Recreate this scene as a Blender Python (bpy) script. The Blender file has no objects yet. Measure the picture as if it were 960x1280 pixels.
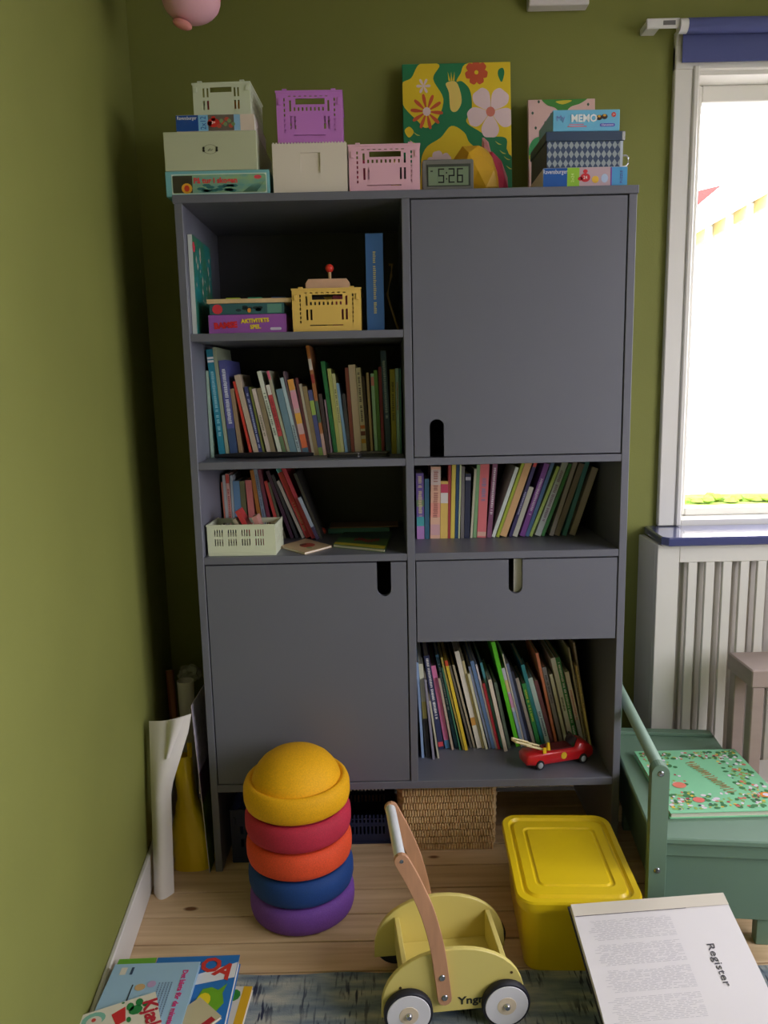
import bpy, bmesh, math, random
from mathutils import Vector, Matrix
import numpy as np
random.seed(7)
# ------------------------------------------------------------------ camera
CAM = np.array([-0.06926, -2.07166, 1.41947]); PITCH, YAW, ROLL = math.radians(9.2909), math.radians(.1098), math.radians(-1.2467)
FPX = 950.0
def cam_matrix():
    f = np.array([0, math.cos(PITCH), -math.sin(PITCH)]); r = np.array([1., 0, 0]); u = np.cross(r, f)
    c, s = math.cos(YAW), math.sin(YAW); Rz = np.array([[c, -s, 0], [s, c, 0], [0, 0, 1]])
    f, r, u = Rz@f, Rz@r, Rz@u
    c, s = math.cos(ROLL), math.sin(ROLL)
    return np.stack([c*r+s*u, -s*r+c*u, -f], 1)
CR = cam_matrix()
def on(u, v, ax, val):
    """point of the photograph's ray through pixel (u,v) on the plane axis=val"""
    d = CR@np.array([(u-480)/FPX, -(v-640)/FPX, -1.]); t = (val-CAM[ax])/d[ax]
    return Vector((CAM+t*d).tolist())
scn = bpy.context.scene
COL = scn.collection
cd = bpy.data.cameras.new('camera'); co = bpy.data.objects.new('camera', cd); COL.objects.link(co)
cd.sensor_fit = 'HORIZONTAL'; cd.sensor_width = 36; cd.lens = FPX/960*36; cd.clip_start = .02
co.matrix_world = Matrix([list(CR[i])+[CAM[i]] for i in range(3)]+[[0, 0, 0, 1]])
scn.camera = co
# ------------------------------------------------------------------ light: overcast daylight through the windows
world = bpy.data.worlds.new('overcast_sky'); scn.world = world; world.use_nodes = True
bg = world.node_tree.nodes['Background']; bg.inputs[0].default_value = (1.03, .96, 1.06, 1); bg.inputs[1].default_value = 2.6
scn.view_settings.view_transform = 'Standard'; scn.view_settings.look = 'None'; scn.view_settings.gamma = 1
scn.view_settings.use_curve_mapping = False; scn.view_settings.exposure = 1.95
def portal(name, loc, rot, sx, sy):
    l = bpy.data.lights.new(name, 'AREA'); l.shape = 'RECTANGLE'; l.size = sx; l.size_y = sy; l.cycles.is_portal = True
    o = bpy.data.objects.new(name, l); COL.objects.link(o); o.location = loc; o.rotation_euler = rot
# room plan
YB = .46; XR = 2.2; YF = -4.6; ZC = 2.66
def XL(y): return -.775-.085*(y+.13)
W1 = (.9146, 2.043, .954, 2.358)          # window in the far wall: x0,x1,z0,z1
W2 = (-2.9, -.55, .75, 2.40)         # window in the right wall: y0,y1,z0,z1
portal('window_portal', ((W1[0]+W1[1])/2, YB+.12, (W1[2]+W1[3])/2), (math.radians(-90), 0, 0), W1[1]-W1[0], W1[3]-W1[2])
portal('window_portal', (XR+.12, (W2[0]+W2[1])/2, (W2[2]+W2[3])/2), (0, math.radians(90), 0), W2[3]-W2[2], W2[1]-W2[0])
# ------------------------------------------------------------------ materials
def s2l(c): return tuple(((x/255)/12.92 if x/255 <= .04045 else ((x/255+.055)/1.055)**2.4) for x in c)
MATS = {}
def mat(col, rough=.5, metal=0., lin=False, var=0., vscale=(8, 8, 8), bump=0., bscale=60, spec=.5, trans=0., coat=0., name=None, col2=None, detail=4):
    key = (tuple(col), rough, metal, lin, var, tuple(vscale), bump, bscale, spec, trans, coat, col2)
    if key in MATS: return MATS[key]
    c = tuple(col) if lin else s2l(col)
    m = bpy.data.materials.new(name or 'material'); m.use_nodes = True
    nt = m.node_tree; b = nt.nodes['Principled BSDF']
    b.inputs['Base Color'].default_value = (*c, 1); b.inputs['Roughness'].default_value = rough; b.inputs['Metallic'].default_value = metal
    b.inputs['Specular IOR Level'].default_value = spec; b.inputs['Transmission Weight'].default_value = trans; b.inputs['Coat Weight'].default_value = coat
    if var or bump or col2:
        tc = nt.nodes.new('ShaderNodeTexCoord'); mp = nt.nodes.new('ShaderNodeMapping'); mp.inputs['Scale'].default_value = vscale
        nt.links.new(tc.outputs['Object'], mp.inputs[0])
    if var or col2:
        n = nt.nodes.new('ShaderNodeTexNoise'); n.inputs['Scale'].default_value = 1; n.inputs['Detail'].default_value = detail
        nt.links.new(mp.outputs[0], n.inputs[0])
        r = nt.nodes.new('ShaderNodeValToRGB'); r.color_ramp.elements[0].position = .32; r.color_ramp.elements[1].position = .68
        if col2:
            k = tuple(col2) if lin else s2l(col2)
            r.color_ramp.elements[0].color = (*c, 1); r.color_ramp.elements[1].color = (*k, 1)
        else:
            r.color_ramp.elements[0].color = (*[x*(1-var) for x in c], 1); r.color_ramp.elements[1].color = (*[min(1, x*(1+var)) for x in c], 1)
        nt.links.new(n.outputs[0], r.inputs[0]); nt.links.new(r.outputs[0], b.inputs['Base Color'])
    if bump:
        n2 = nt.nodes.new('ShaderNodeTexNoise'); n2.inputs['Scale'].default_value = bscale; nt.links.new(tc.outputs['Object'], n2.inputs[0])
        bp = nt.nodes.new('ShaderNodeBump'); bp.inputs['Strength'].default_value = bump; bp.inputs['Distance'].default_value = .002
        nt.links.new(n2.outputs[0], bp.inputs['Height']); nt.links.new(bp.outputs[0], b.inputs['Normal'])
    MATS[key] = m
    return m
def glass_mat():
    if 'glass' in MATS: return MATS['glass']
    m = bpy.data.materials.new('window_glass'); m.use_nodes = True; nt = m.node_tree; nt.nodes.remove(nt.nodes['Principled BSDF'])
    t = nt.nodes.new('ShaderNodeBsdfTransparent'); g = nt.nodes.new('ShaderNodeBsdfGlossy'); g.inputs['Roughness'].default_value = .02
    t.inputs[0].default_value = (.93, .95, .94, 1)
    mx = nt.nodes.new('ShaderNodeMixShader'); mx.inputs[0].default_value = .06
    nt.links.new(t.outputs[0], mx.inputs[1]); nt.links.new(g.outputs[0], mx.inputs[2])
    nt.links.new(mx.outputs[0], nt.nodes['Material Output'].inputs[0]); MATS['glass'] = m
    return m
# ------------------------------------------------------------------ mesh helpers
class MB:
    """collects shapes into one mesh"""
    def __init__(s): s.bm = bmesh.new()
    def box(s, x0, x1, y0, y1, z0, z1, bev=0., M=None, seg=1):
        b = bmesh.new(); bmesh.ops.create_cube(b, size=1)
        for v in b.verts: v.co = Vector(((x0+x1)/2+v.co.x*(x1-x0), (y0+y1)/2+v.co.y*(y1-y0), (z0+z1)/2+v.co.z*(z1-z0)))
        if bev: bmesh.ops.bevel(b, geom=b.edges[:], offset=min(bev, .45*min(abs(x1-x0), abs(y1-y0), abs(z1-z0))), segments=seg, affect='EDGES', profile=.5)
        return s.add(b, M)
    def add(s, b, M=None):
        if M is not None: bmesh.ops.transform(b, matrix=M, verts=b.verts)
        me = bpy.data.meshes.new('tmp'); b.to_mesh(me); b.free(); s.bm.from_mesh(me); bpy.data.meshes.remove(me)
        return s
    def prism(s, pts, d0, d1, axis='y', bev=0., M=None):
        """polygon pts (a,b) extruded from d0 to d1; axis y: (x,z), axis z: (x,y), axis x: (y,z)"""
        b = bmesh.new()
        f = {'y': lambda p, d: (p[0], d, p[1]), 'z': lambda p, d: (p[0], p[1], d), 'x': lambda p, d: (d, p[0], p[1])}[axis]
        v0 = [b.verts.new(f(p, d0)) for p in pts]; v1 = [b.verts.new(f(p, d1)) for p in pts]
        n = len(pts); b.faces.new(v0); b.faces.new(v1[::-1])
        for i in range(n): b.faces.new((v0[i], v1[i], v1[(i+1) % n], v0[(i+1) % n]))
        bmesh.ops.recalc_face_normals(b, faces=b.faces)
        if bev:
            e = [e for e in b.edges if abs(sum(1 for v in e.verts if v in set(v0))-1) == 1]
            bmesh.ops.bevel(b, geom=e, offset=bev, segments=1, affect='EDGES')
        return s.add(b, M)
    def flat(s, pts, M=None):
        b = bmesh.new(); b.faces.new([b.verts.new(p) for p in pts]); return s.add(b, M)
    def lathe(s, prof, n=32, c=(0, 0, 0), M=None, close=True):
        b = bmesh.new(); rings = []
        for r, z in prof:
            if r < 1e-6: rings.append([b.verts.new((c[0], c[1], c[2]+z))])
            else: rings.append([b.verts.new((c[0]+r*math.cos(2*math.pi*i/n), c[1]+r*math.sin(2*math.pi*i/n), c[2]+z)) for i in range(n)])
        for a, d in zip(rings, rings[1:]):
            for i in range(n):
                j = (i+1) % n
                if len(a) == 1 and len(d) == 1: continue
                if len(a) == 1: b.faces.new((a[0], d[i], d[j]))
                elif len(d) == 1: b.faces.new((a[i], a[j], d[0]))
                else: b.faces.new((a[i], a[j], d[j], d[i]))
        bmesh.ops.recalc_face_normals(b, faces=b.faces)
        return s.add(b, M)
    def tube(s, path, r, n=10, M=None):
        path = [Vector(p) for p in path]; b = bmesh.new(); rings = []; R = r if isinstance(r, (list, tuple)) else [r]*len(path)
        up = Vector((0, 0, 1))
        for i, p in enumerate(path):
            t = (path[min(i+1, len(path)-1)]-path[max(i-1, 0)]).normalized()
            a = t.cross(up)
            if a.length < .05: a = t.cross(Vector((1, 0, 0)))
            a.normalize(); c = a.cross(t)
            rings.append([b.verts.new(p+R[i]*(math.cos(2*math.pi*k/n)*a+math.sin(2*math.pi*k/n)*c)) for k in range(n)])
        for x, y in zip(rings, rings[1:]):
            for k in range(n): b.faces.new((x[k], x[(k+1) % n], y[(k+1) % n], y[k]))
        b.faces.new(rings[0][::-1]); b.faces.new(rings[-1])
        bmesh.ops.recalc_face_normals(b, faces=b.faces)
        return s.add(b, M)
    def grid_surface(s, rows, thick=0., M=None):
        """rows: list of equal-length point lists; optional solid thickness along normals"""
        b = bmesh.new(); V = [[b.verts.new(p) for p in r] for r in rows]
        for i in range(len(V)-1):
            for j in range(len(V[0])-1): b.faces.new((V[i][j], V[i][j+1], V[i+1][j+1], V[i+1][j]))
        bmesh.ops.recalc_face_normals(b, faces=b.faces)
        if thick: bmesh.ops.solidify(b, geom=b.faces[:], thickness=thick)
        return s.add(b, M)
    def plate(s, w, h, t, holes, M=None):
        """plate x 0..w, z 0..h, y 0..t with rectangular holes (x0,x1,z0,z1)"""
        xs = sorted({0, w, *[a for q in holes for a in q[:2]]}); zs = sorted({0, h, *[a for q in holes for a in q[2:]]})
        b = bmesh.new(); nx, nz = len(xs)-1, len(zs)-1
        S = [[not any(q[0] < (xs[i]+xs[i+1])/2 < q[1] and q[2] < (zs[j]+zs[j+1])/2 < q[3] for q in holes) for j in range(nz)] for i in range(nx)]
        vc = {}
        def V(i, j, k):
            if (i, j, k) not in vc: vc[(i, j, k)] = b.verts.new((xs[i], t*k, zs[j]))
            return vc[(i, j, k)]
        g = lambda i, j: 0 <= i < nx and 0 <= j < nz and S[i][j]
        for i in range(nx):
            for j in range(nz):
                if not S[i][j]: continue
                b.faces.new((V(i, j, 0), V(i+1, j, 0), V(i+1, j+1, 0), V(i, j+1, 0)))
                b.faces.new((V(i, j, 1), V(i, j+1, 1), V(i+1, j+1, 1), V(i+1, j, 1)))
                if not g(i-1, j): b.faces.new((V(i, j, 0), V(i, j+1, 0), V(i, j+1, 1), V(i, j, 1)))
                if not g(i+1, j): b.faces.new((V(i+1, j, 0), V(i+1, j, 1), V(i+1, j+1, 1), V(i+1, j+1, 0)))
                if not g(i, j-1): b.faces.new((V(i, j, 0), V(i, j, 1), V(i+1, j, 1), V(i+1, j, 0)))
                if not g(i, j+1): b.faces.new((V(i, j+1, 0), V(i+1, j+1, 0), V(i+1, j+1, 1), V(i, j+1, 1)))
        return s.add(b, M)
    def text(s, body, size, M, align='CENTER', extrude=.0002, bold=0., sx=1.):
        cu = bpy.data.curves.new('t', 'FONT'); cu.body = body; cu.size = size; cu.align_x = align; cu.align_y = 'CENTER'; cu.extrude = extrude; cu.offset = bold; cu.resolution_u = 2
        o = bpy.data.objects.new('t', cu); me = bpy.data.meshes.new_from_object(o)
        b = bmesh.new(); b.from_mesh(me); bpy.data.objects.remove(o); bpy.data.curves.remove(cu); bpy.data.meshes.remove(me)
        bmesh.ops.transform(b, matrix=M@Matrix.Diagonal((sx, 1, 1, 1)), verts=b.verts)
        return s.add(b)
    def build(s, name, m, parent=None, smooth=False, loc=None, sharp=40):
        me = bpy.data.meshes.new(name); 
        if smooth:
            for f in s.bm.faces: f.smooth = True
            a = math.radians(sharp)
            for e in s.bm.edges:
                if len(e.link_faces) == 2 and e.calc_face_angle(0) > a: e.smooth = False
        s.bm.to_mesh(me); s.bm.free()
        if m: me.materials.append(m)
        return link(name, me, parent, loc)
def link(name, me, parent=None, loc=None):
    o = bpy.data.objects.new(name, me); COL.objects.link(o)
    if parent: o.parent = parent
    if loc is not None: o.location = loc
    return o
def tag(o, label=None, cat=None, group=None, kind=None):
    for k, v in (('label', label), ('category', cat), ('group', group), ('kind', kind)):
        if v: o[k] = v
    return o
def thing(name, label, cat, loc=(0, 0, 0), rz=0., group=None, rot=None):
    o = bpy.data.objects.new(name, None); COL.objects.link(o); o.location = loc; o.rotation_euler = rot or (0, 0, rz); o.empty_display_size = .05
    return tag(o, label, cat, group)
T = Matrix.Translation
def RX(a): return Matrix.Rotation(math.radians(a), 4, 'X')
def RY(a): return Matrix.Rotation(math.radians(a), 4, 'Y')
def RZ(a): return Matrix.Rotation(math.radians(a), 4, 'Z')
FRONT = RX(90)                      # text facing the viewer (-y)
def smooth_closed(pts, n=6):
    out = []; N = len(pts)
    for i in range(N):
        p0, p1, p2, p3 = [Vector((*pts[(i+k-1) % N], 0)) for k in range(4)]
        for j in range(n):
            t = j/n; q = .5*((2*p1)+(-p0+p2)*t+(2*p0-5*p1+4*p2-p3)*t*t+(-p0+3*p1-3*p2+p3)*t**3); out.append((q.x, q.y))
    return out
def rrect(x0, x1, y0, y1, r, n=5):
    o = []
    for cx, cy, a in ((x1-r, y1-r, 0), (x0+r, y1-r, 90), (x0+r, y0+r, 180), (x1-r, y0+r, 270)):
        for k in range(n+1):
            t = math.radians(a+90*k/n); o.append((cx+r*math.cos(t), cy+r*math.sin(t)))
    return o
ORD = 'first second third fourth fifth sixth seventh eighth ninth tenth eleventh twelfth thirteenth fourteenth fifteenth sixteenth seventeenth eighteenth nineteenth twentieth'.split()
ORD += ['twenty-'+w for w in ORD[:9]]+['thirtieth']+['thirty-'+w for w in ORD[:9]]+['fortieth']+['forty-'+w for w in ORD[:9]]+['fiftieth']
# ================================================================== THE ROOM
m_green = mat((126, 130, 62), .75, var=.04, vscale=(3, 3, 3), bump=.12, bscale=220)
m_white = mat((214, 212, 206), .45, var=.02, vscale=(5, 5, 5))
m_ceil = mat((204, 202, 196), .8)
m_frame = mat((226, 224, 216), .4)
def structure(name, mb, m, parent=None, **k):
    o = mb.build(name, m, parent, **k)
    if parent is None: o['kind'] = 'structure'
    return o
b = MB()                                                           # far wall with the window opening
for a in ((XL(YB)-.12, W1[0], 0, ZC), (W1[1], XR+.12, 0, ZC), (W1[0], W1[1], 0, W1[2]), (W1[0], W1[1], W1[3], ZC)): b.box(a[0], a[1], YB, YB+.16, a[2], a[3])
wall_back = structure('wall_back', b, m_green)
b = MB(); b.prism([(XL(YB), YB), (XL(YF), YF), (XL(YF)-.12, YF), (XL(YB)-.12, YB)], 0, ZC, 'z')
wall_left = structure('wall_left', b, m_green)
b = MB()
for a in ((YF, W2[0], 0, ZC), (W2[1], YB, 0, ZC), (W2[0], W2[1], 0, W2[2]), (W2[0], W2[1], W2[3], ZC)): b.box(XR, XR+.16, a[0], a[1], a[2], a[3])
m_wallw = m_green
structure('wall_right', b, m_wallw)
b = MB(); b.box(XL(YF)-.12, XR+.12, YF-.12, YF, 0, ZC); structure('wall_front', b, m_wallw)
b = MB(); b.box(-1.1, XR+.12, YF-.12, YB+.12, ZC, ZC+.1); structure('ceiling', b, m_ceil)
# pine plank floor
b = MB(); b.box(-1.0, XR+.1, YF-.1, YB+.1, -.06, -.022); floor = structure('floor', b, mat((48, 34, 24), .9))
def plank_mat(k):
    m = bpy.data.materials.new('pine_plank'); m.use_nodes = True; nt = m.node_tree; bs = nt.nodes['Principled BSDF']
    tc = nt.nodes.new('ShaderNodeTexCoord'); oi = nt.nodes.new('ShaderNodeObjectInfo')
    add = nt.nodes.new('ShaderNodeVectorMath'); add.operation = 'ADD'; sc = nt.nodes.new('ShaderNodeVectorMath'); sc.operation = 'SCALE'; sc.inputs['Scale'].default_value = 13.
    cmb = nt.nodes.new('ShaderNodeCombineXYZ'); nt.links.new(oi.outputs['Random'], cmb.inputs[0]); nt.links.new(oi.outputs['Random'], cmb.inputs[2]); nt.links.new(cmb.outputs[0], sc.inputs[0])
    nt.links.new(tc.outputs['Object'], add.inputs[0]); nt.links.new(sc.outputs[0], add.inputs[1])
    mp = nt.nodes.new('ShaderNodeMapping'); mp.inputs['Scale'].default_value = (2.2, 42, 1); nt.links.new(add.outputs[0], mp.inputs[0])
    n = nt.nodes.new('ShaderNodeTexNoise'); n.inputs['Scale'].default_value = 1; n.inputs['Detail'].default_value = 5; n.inputs['Distortion'].default_value = .6; nt.links.new(mp.outputs[0], n.inputs[0])
    r = nt.nodes.new('ShaderNodeValToRGB'); r.color_ramp.elements[0].position = .3; r.color_ramp.elements[1].position = .72
    r.color_ramp.elements[0].color = (*s2l((198, 166, 126)), 1); r.color_ramp.elements[1].color = (*s2l((226, 198, 158)), 1)
    nt.links.new(n.outputs[0], r.inputs[0])
    mp2 = nt.nodes.new('ShaderNodeMapping'); mp2.inputs['Scale'].default_value = (4.6, 10, 0.01); nt.links.new(add.outputs[0], mp2.inputs[0])
    vo = nt.nodes.new('ShaderNodeTexVoronoi'); vo.inputs['Scale'].default_value = 1; nt.links.new(mp2.outputs[0], vo.inputs[0])
    r2 = nt.nodes.new('ShaderNodeValToRGB'); r2.color_ramp.elements[0].position = .06; r2.color_ramp.elements[1].position = .11; r2.color_ramp.elements[0].color = (1, 1, 1, 1); r2.color_ramp.elements[1].color = (0, 0, 0, 1)
    nt.links.new(vo.outputs['Distance'], r2.inputs[0])
    mx = nt.nodes.new('ShaderNodeMix'); mx.data_type = 'RGBA'; mx.inputs[7].default_value = (*s2l((112, 72, 40)), 1)
    nt.links.new(r2.outputs[0], mx.inputs[0]); nt.links.new(r.outputs[0], mx.inputs[6])
    nt.links.new(mx.outputs[2], bs.inputs['Base Color']); bs.inputs['Roughness'].default_value = .5
    return m
b = MB(); b.box(-.98, XR+.05, -.0491, .0491, -.024, 0, bev=.001); pl = b.build('plank', plank_mat(0), floor)
for i in range(50):
    o = pl if i == 0 else link('plank', pl.data, floor)
    o.location = (0, .114-.051+.1035*3-i*.1035, 0)
# baseboards
for nm, (pa, pb) in {'baseboard_left': ((XL(YB), YB), (XL(YF), YF))}.items():
    b = MB(); b.prism([(pa[0], pa[1]), (pb[0], pb[1]), (pb[0]+.013, pb[1]), (pa[0]+.013, pa[1])], 0, .105, 'z', bev=.003); structure(nm, b, m_white)
b = MB(); b.box(XL(YB)+.014, .785, YB-.013, YB, 0, .105, bev=.003); structure('baseboard_back', b, m_white)
b = MB(); b.box(XR-.013, XR, YF, YB-.25, 0, .105, bev=.003); structure('baseboard_right', b, m_white)
# ------------------------------------------------------------------ window in the far wall
b = MB(); cw = .07                                                # casing
b.box(W1[0]-cw, W1[0]+.004, YB-.022, YB, .941, 2.47, bev=.003); b.box(W1[1]-.004, W1[1]+cw, YB-.022, YB, .941, 2.47, bev=.003); b.box(W1[0]-cw, W1[1]+cw, YB-.024, YB, 2.358, 2.430, bev=.003)
b.box(W1[0]-.014, W1[0]+.004, YB-.03, YB-.02, .941, 2.369, bev=.004)
win = structure('window_1', b, m_frame)
b = MB()                                                           # frame in the opening
x0, x1, z0, z1 = W1
b.box(x0, x0+.012, YB-.01, YB+.14, z0-.03, z1); b.box(x1-.012, x1, YB-.01, YB+.14, z0-.03, z1); b.box(x0+.012, x1-.012, YB-.01, YB+.14, z1-.012, z1); b.box(x0+.012, x1-.012, YB-.012, YB+.14, z0-.03, z0+.004)
b.build('window_frame', m_frame, win)
b = MB(); ys = YB+.07                                             # sash
b.box(x0+.012, x0+.055, ys, ys+.05, z0+.004, z1-.012, bev=.005); b.box(x1-.055, x1-.012, ys, ys+.05, z0+.004, z1-.012, bev=.005)
b.box(x0+.0548, x1-.0548, ys+.001, ys+.049, z1-.062, z1-.012, bev=.003); b.box(x0+.0548, x1-.0548, ys+.001, ys+.049, z0+.004, z0+.032, bev=.003)
b.build('window_sash', m_frame, win)
b = MB(); b.box(x0+.05, x1-.05, ys+.022, ys+.028, z0+.028, z1-.057); b.build('window_pane', glass_mat(), win)
b = MB(); b.prism([(on(810, 657, 2, .939).x-.012, YB), (.795, .268), (.812, .246), (2.15, .246), (2.15, YB)], .911, .939, 'z', bev=.004)
structure('trim_1', b, mat((74, 80, 128), .14, coat=1.))['label'] = 'glossy blue-grey painted window sill'
# window in the right wall (outside the photograph: it lights the left wall)
b = MB(); y0, y1, z0, z1 = W2
for a in ((y0-.07, y0, z0-.07, z1+.07), (y1, y1+.07, z0-.07, z1+.07), (y0, y1, z1, z1+.07), (y0, y1, z0-.07, z0)): b.box(XR-.022, XR, a[0], a[1], a[2], a[3], bev=.003)
w2 = structure('window_2', b, m_frame)
b = MB()
for a in ((y0, y0+.05), (y1-.05, y1), ((y0+y1)/2-.04, (y0+y1)/2+.04)): b.box(XR+.03, XR+.08, a[0], a[1], z0, z1, bev=.004)
b.box(XR+.03, XR+.08, y0, y1, z0, z0+.05); b.box(XR+.03, XR+.08, y0, y1, z1-.05, z1); b.build('window_sash', m_frame, w2)
b = MB(); b.box(XR+.052, XR+.058, y0+.04, y1-.04, z0+.04, z1-.04); b.build('window_pane', glass_mat(), w2)
# ------------------------------------------------------------------ roller blind
rb = thing('roller_blind', 'dark blue roller blind rolled up above the window', 'blind')
m_blind = mat((78, 86, 140), .7, bump=.2, bscale=500)
zt = 2.467; yr = .405
b = MB(); b.tube([(.863, yr, zt), (2.13, yr, zt)], .0215, 16); b.build('roll', m_blind, rb, smooth=True)
b = MB(); b.box(.860, 2.12, yr+.018, yr+.0195, 2.374, zt+.005); b.box(.860, 2.12, yr+.0165, yr+.021, 2.374, 2.386); b.build('blind_cloth', m_blind, rb)
m_brk = mat((225, 225, 222), .35)
b = MB(); b.tube([(.839, yr, zt), (.864, yr, zt)], .0205, 14); b.build('end_plug', m_brk, rb, smooth=True)
b = MB(); b.box(.740, .842, yr-.008, yr, 2.460, 2.488, bev=.003); b.box(.740, .785, yr-.0079, YB-.0005, 2.464, 2.484, bev=.003); b.build('bracket', m_brk, rb)
b = MB(); b.box(.79, .826, yr-.0095, yr-.0075, 2.468, 2.480); b.build('spring_clip', mat((120, 120, 120), .3, metal=.8), rb)
# ------------------------------------------------------------------ outdoors
m_siding = mat((244, 240, 228), .6)
YH = 10.2
h = thing('neighbour_house', 'pale wooden house seen through the window', 'house', (0, 0, 0))
e0, e1 = on(868, 292, 1, YH-.3), on(990, 224, 1, YH-.3); sl_ = (e1.z-e0.z)/(e1.x-e0.x)
def eave(x): return e0.z+(x-e0.x)*sl_
b = MB(); b.prism([(e0.x-.2, -.4), (13, -.4), (13, eave(13)), (e0.x-.2, eave(e0.x-.2))], YH, YH+5, 'y'); b.build('wall', mat((226, 220, 206), .7), h)
b = MB(); b.box(e0.x-.25, 13, YH-.06, YH-.002, -.4, -.15); b.build('foundation', mat((206, 200, 196), .8), h)
for i in range(40):
    x = e0.x-.1+i*.2
    MB().prism([(x-.075, -.14), (x+.075, -.14), (x+.075, eave(x+.075)-.02), (x-.075, eave(x-.075)-.02)], YH-.03, YH-.001, 'y').build('siding_board', m_siding, h)
b = MB(); b.prism([(e0.x-.6, eave(e0.x-.6)), (13, eave(13)), (13, eave(13)+.25), (e0.x-.6, eave(e0.x-.6)+.25)], YH-.5, YH+5, 'y'); b.build('roof_edge', mat((240, 236, 228), .6), h)
for i in range(14):
    x = e0.x+.15+i*.3; MB().box(x-.05, x+.05, YH-.45, YH-.031, eave(x)-.22, eave(x)-.012).build('rafter_end', mat((226, 206, 160), .7), h)
c0, c1, c2 = on(866, 240, 1, 18), on(903, 231, 1, 18), on(866, 262, 1, 18)
tag(MB().prism([(c0.x, c0.z), (c1.x, c1.z), (c2.x, c2.z)], 18, 24, 'y').build('tiled_roof', mat((170, 60, 60), .8)), 'red tiled roof corner beyond the pale house', 'roof')
b = MB(); b.box(-10, 30, YB+.3, YH-1.6, -.6, -.4); b.box(XR+.3, 30, -20, YB+.2, -.6, -.4); structure('neutral_bounce_ground', b, mat((150, 146, 144), .9, col2=(178, 174, 170), vscale=(6, 6, 6)))  # unseen near ground, made grey so no green light bounces indoors
b = MB(); b.box(-10, 30, YH-1.59, 40, -.6, -.4); structure('lawn', b, mat((104, 140, 40), .9, col2=(160, 186, 80), vscale=(6, 6, 6)))
b = MB()
for i in range(90):
    x = 4.2+i*.07; zt_ = -.34+random.random()*.08
    b.lathe([(0, -.4), (.09, -.36), (.1, zt_-.06), (.06, zt_-.01), (0, zt_)], 6, (x, YH-.75-random.random()*.3, 0))
tag(b.build('hedge', mat((80, 120, 30), .8, col2=(150, 170, 60), vscale=(9, 9, 9))), 'low green planting at the foot of the pale house', 'hedge', kind='stuff')
# ================================================================== RADIATOR COVER
m_cov = mat((218, 216, 208), .45, var=.02, vscale=(6, 6, 6))
rc = thing('radiator_cover', 'white slatted radiator cover under the window', 'radiator cover', (0, 0, 0))
YC = .28; ZT = .9095
xa = .789
b = MB(); b.box(xa, xa+.070, YC, YC+.02, 0, ZT, bev=.002); b.build('stile', m_cov, rc)
b = MB(); b.box(2.04, 2.1, YC, YC+.02, 0, ZT, bev=.002); b.build('stile', m_cov, rc)
b = MB(); b.box(xa+.0702, 2.0398, YC, YC+.02, ZT-.058, ZT, bev=.002); b.build('top_rail', m_cov, rc)
b = MB(); b.box(xa+.0702, 2.0398, YC, YC+.02, 0, .12, bev=.002); b.build('bottom_rail', m_cov, rc)
b = MB(); b.box(xa, xa+.018, YC+.0202, YB, 0, ZT, bev=.002); b.build('side_panel', m_cov, rc)
b = MB(); b.box(0, .0285, YC+.002, YC+.016, .1202, ZT-.0582, bev=.0015); sl = b.build('slat', m_cov, rc)
for i in range(21):
    o = sl if i == 0 else link('slat', sl.data, rc)
    o.location = (xa+.1005+i*.0552, 0, 0)
rad = thing('radiator', 'grey-beige panel radiator behind the slats', 'radiator', (0, 0, 0))
m_rad = mat((214, 208, 200), .5)
b = MB(); b.box(.87, 1.99, .33, .40, .15, .86, bev=.006); b.build('panel', m_rad, rad)
b = MB(); b.box(-.012, .012, .322, .3305, .17, .85, bev=.004); fl = b.build('flute', m_rad, rad)
for i in range(22):
    o = fl if i == 0 else link('flute', fl.data, rad)
    o.location = (.90+i*.05, 0, 0)
b = MB(); b.box(.92, .96, .35, .38, 0, .15); b.build('foot', m_rad, rad); b = MB(); b.box(1.8, 1.84, .35, .38, 0, .15); b.build('foot', m_rad, rad)
b = MB(); b.box(.89, .92, .40, YB-.001, .7, .74); b.box(1.8, 1.83, .40, YB-.001, .7, .74); b.build('wall_bracket', m_rad, rad)
# ================================================================== CABINET
m_cab = mat((105, 107, 118), .42, var=.02, vscale=(4, 4, 4))
m_cabin = m_cab
ZTOP = 1.9218; ZS2, ZS3, ZB = 1.2275, .9615, .2786; TH = .0205
ZS1 = (on(490, 411.9, 1, .0)).z
YBK = .425
cab = thing('storage_cabinet', 'tall dark grey cabinet with open shelves, doors and a drawer', 'cabinet', (0, 0, 0))
def cpart(name, x0, x1, y0, y1, z0, z1, bev=.0012):
    return MB().box(x0, x1, y0, y1, z0, z1, bev=bev).build(name, m_cab, cab)
cpart('top_panel', -.603, .603, -.003, .44, ZTOP-TH, ZTOP)
cpart('side_panel', -.6, -.579, 0, .44, 0, ZTOP-TH-.0002); cpart('side_panel', .579, .6, 0, .44, 0, ZTOP-TH-.0002)
cpart('divider', -.0112, .0105, 0, YBK, ZB+.0002, ZTOP-TH-.0002)
cpart('bottom_panel', -.5788, .5788, 0, YBK, ZB-.0235, ZB)
for z, sides in ((ZS1, 'L'), (ZS2, 'LR'), (ZS3, 'LR')):
    if 'L' in sides: cpart('shelf', -.5788, -.0114, .001, YBK, z-TH, z)
    if 'R' in sides: cpart('shelf', .0107, .5788, .001, YBK, z-TH, z)
MB().box(-.5788, .5788, YBK+.0002, YBK+.008, ZB-.02, ZTOP-TH-.0002).build('back_panel', mat((54, 54, 58), .6), cab)  # coloured darker than the cabinet to deepen the shade in the bays
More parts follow.
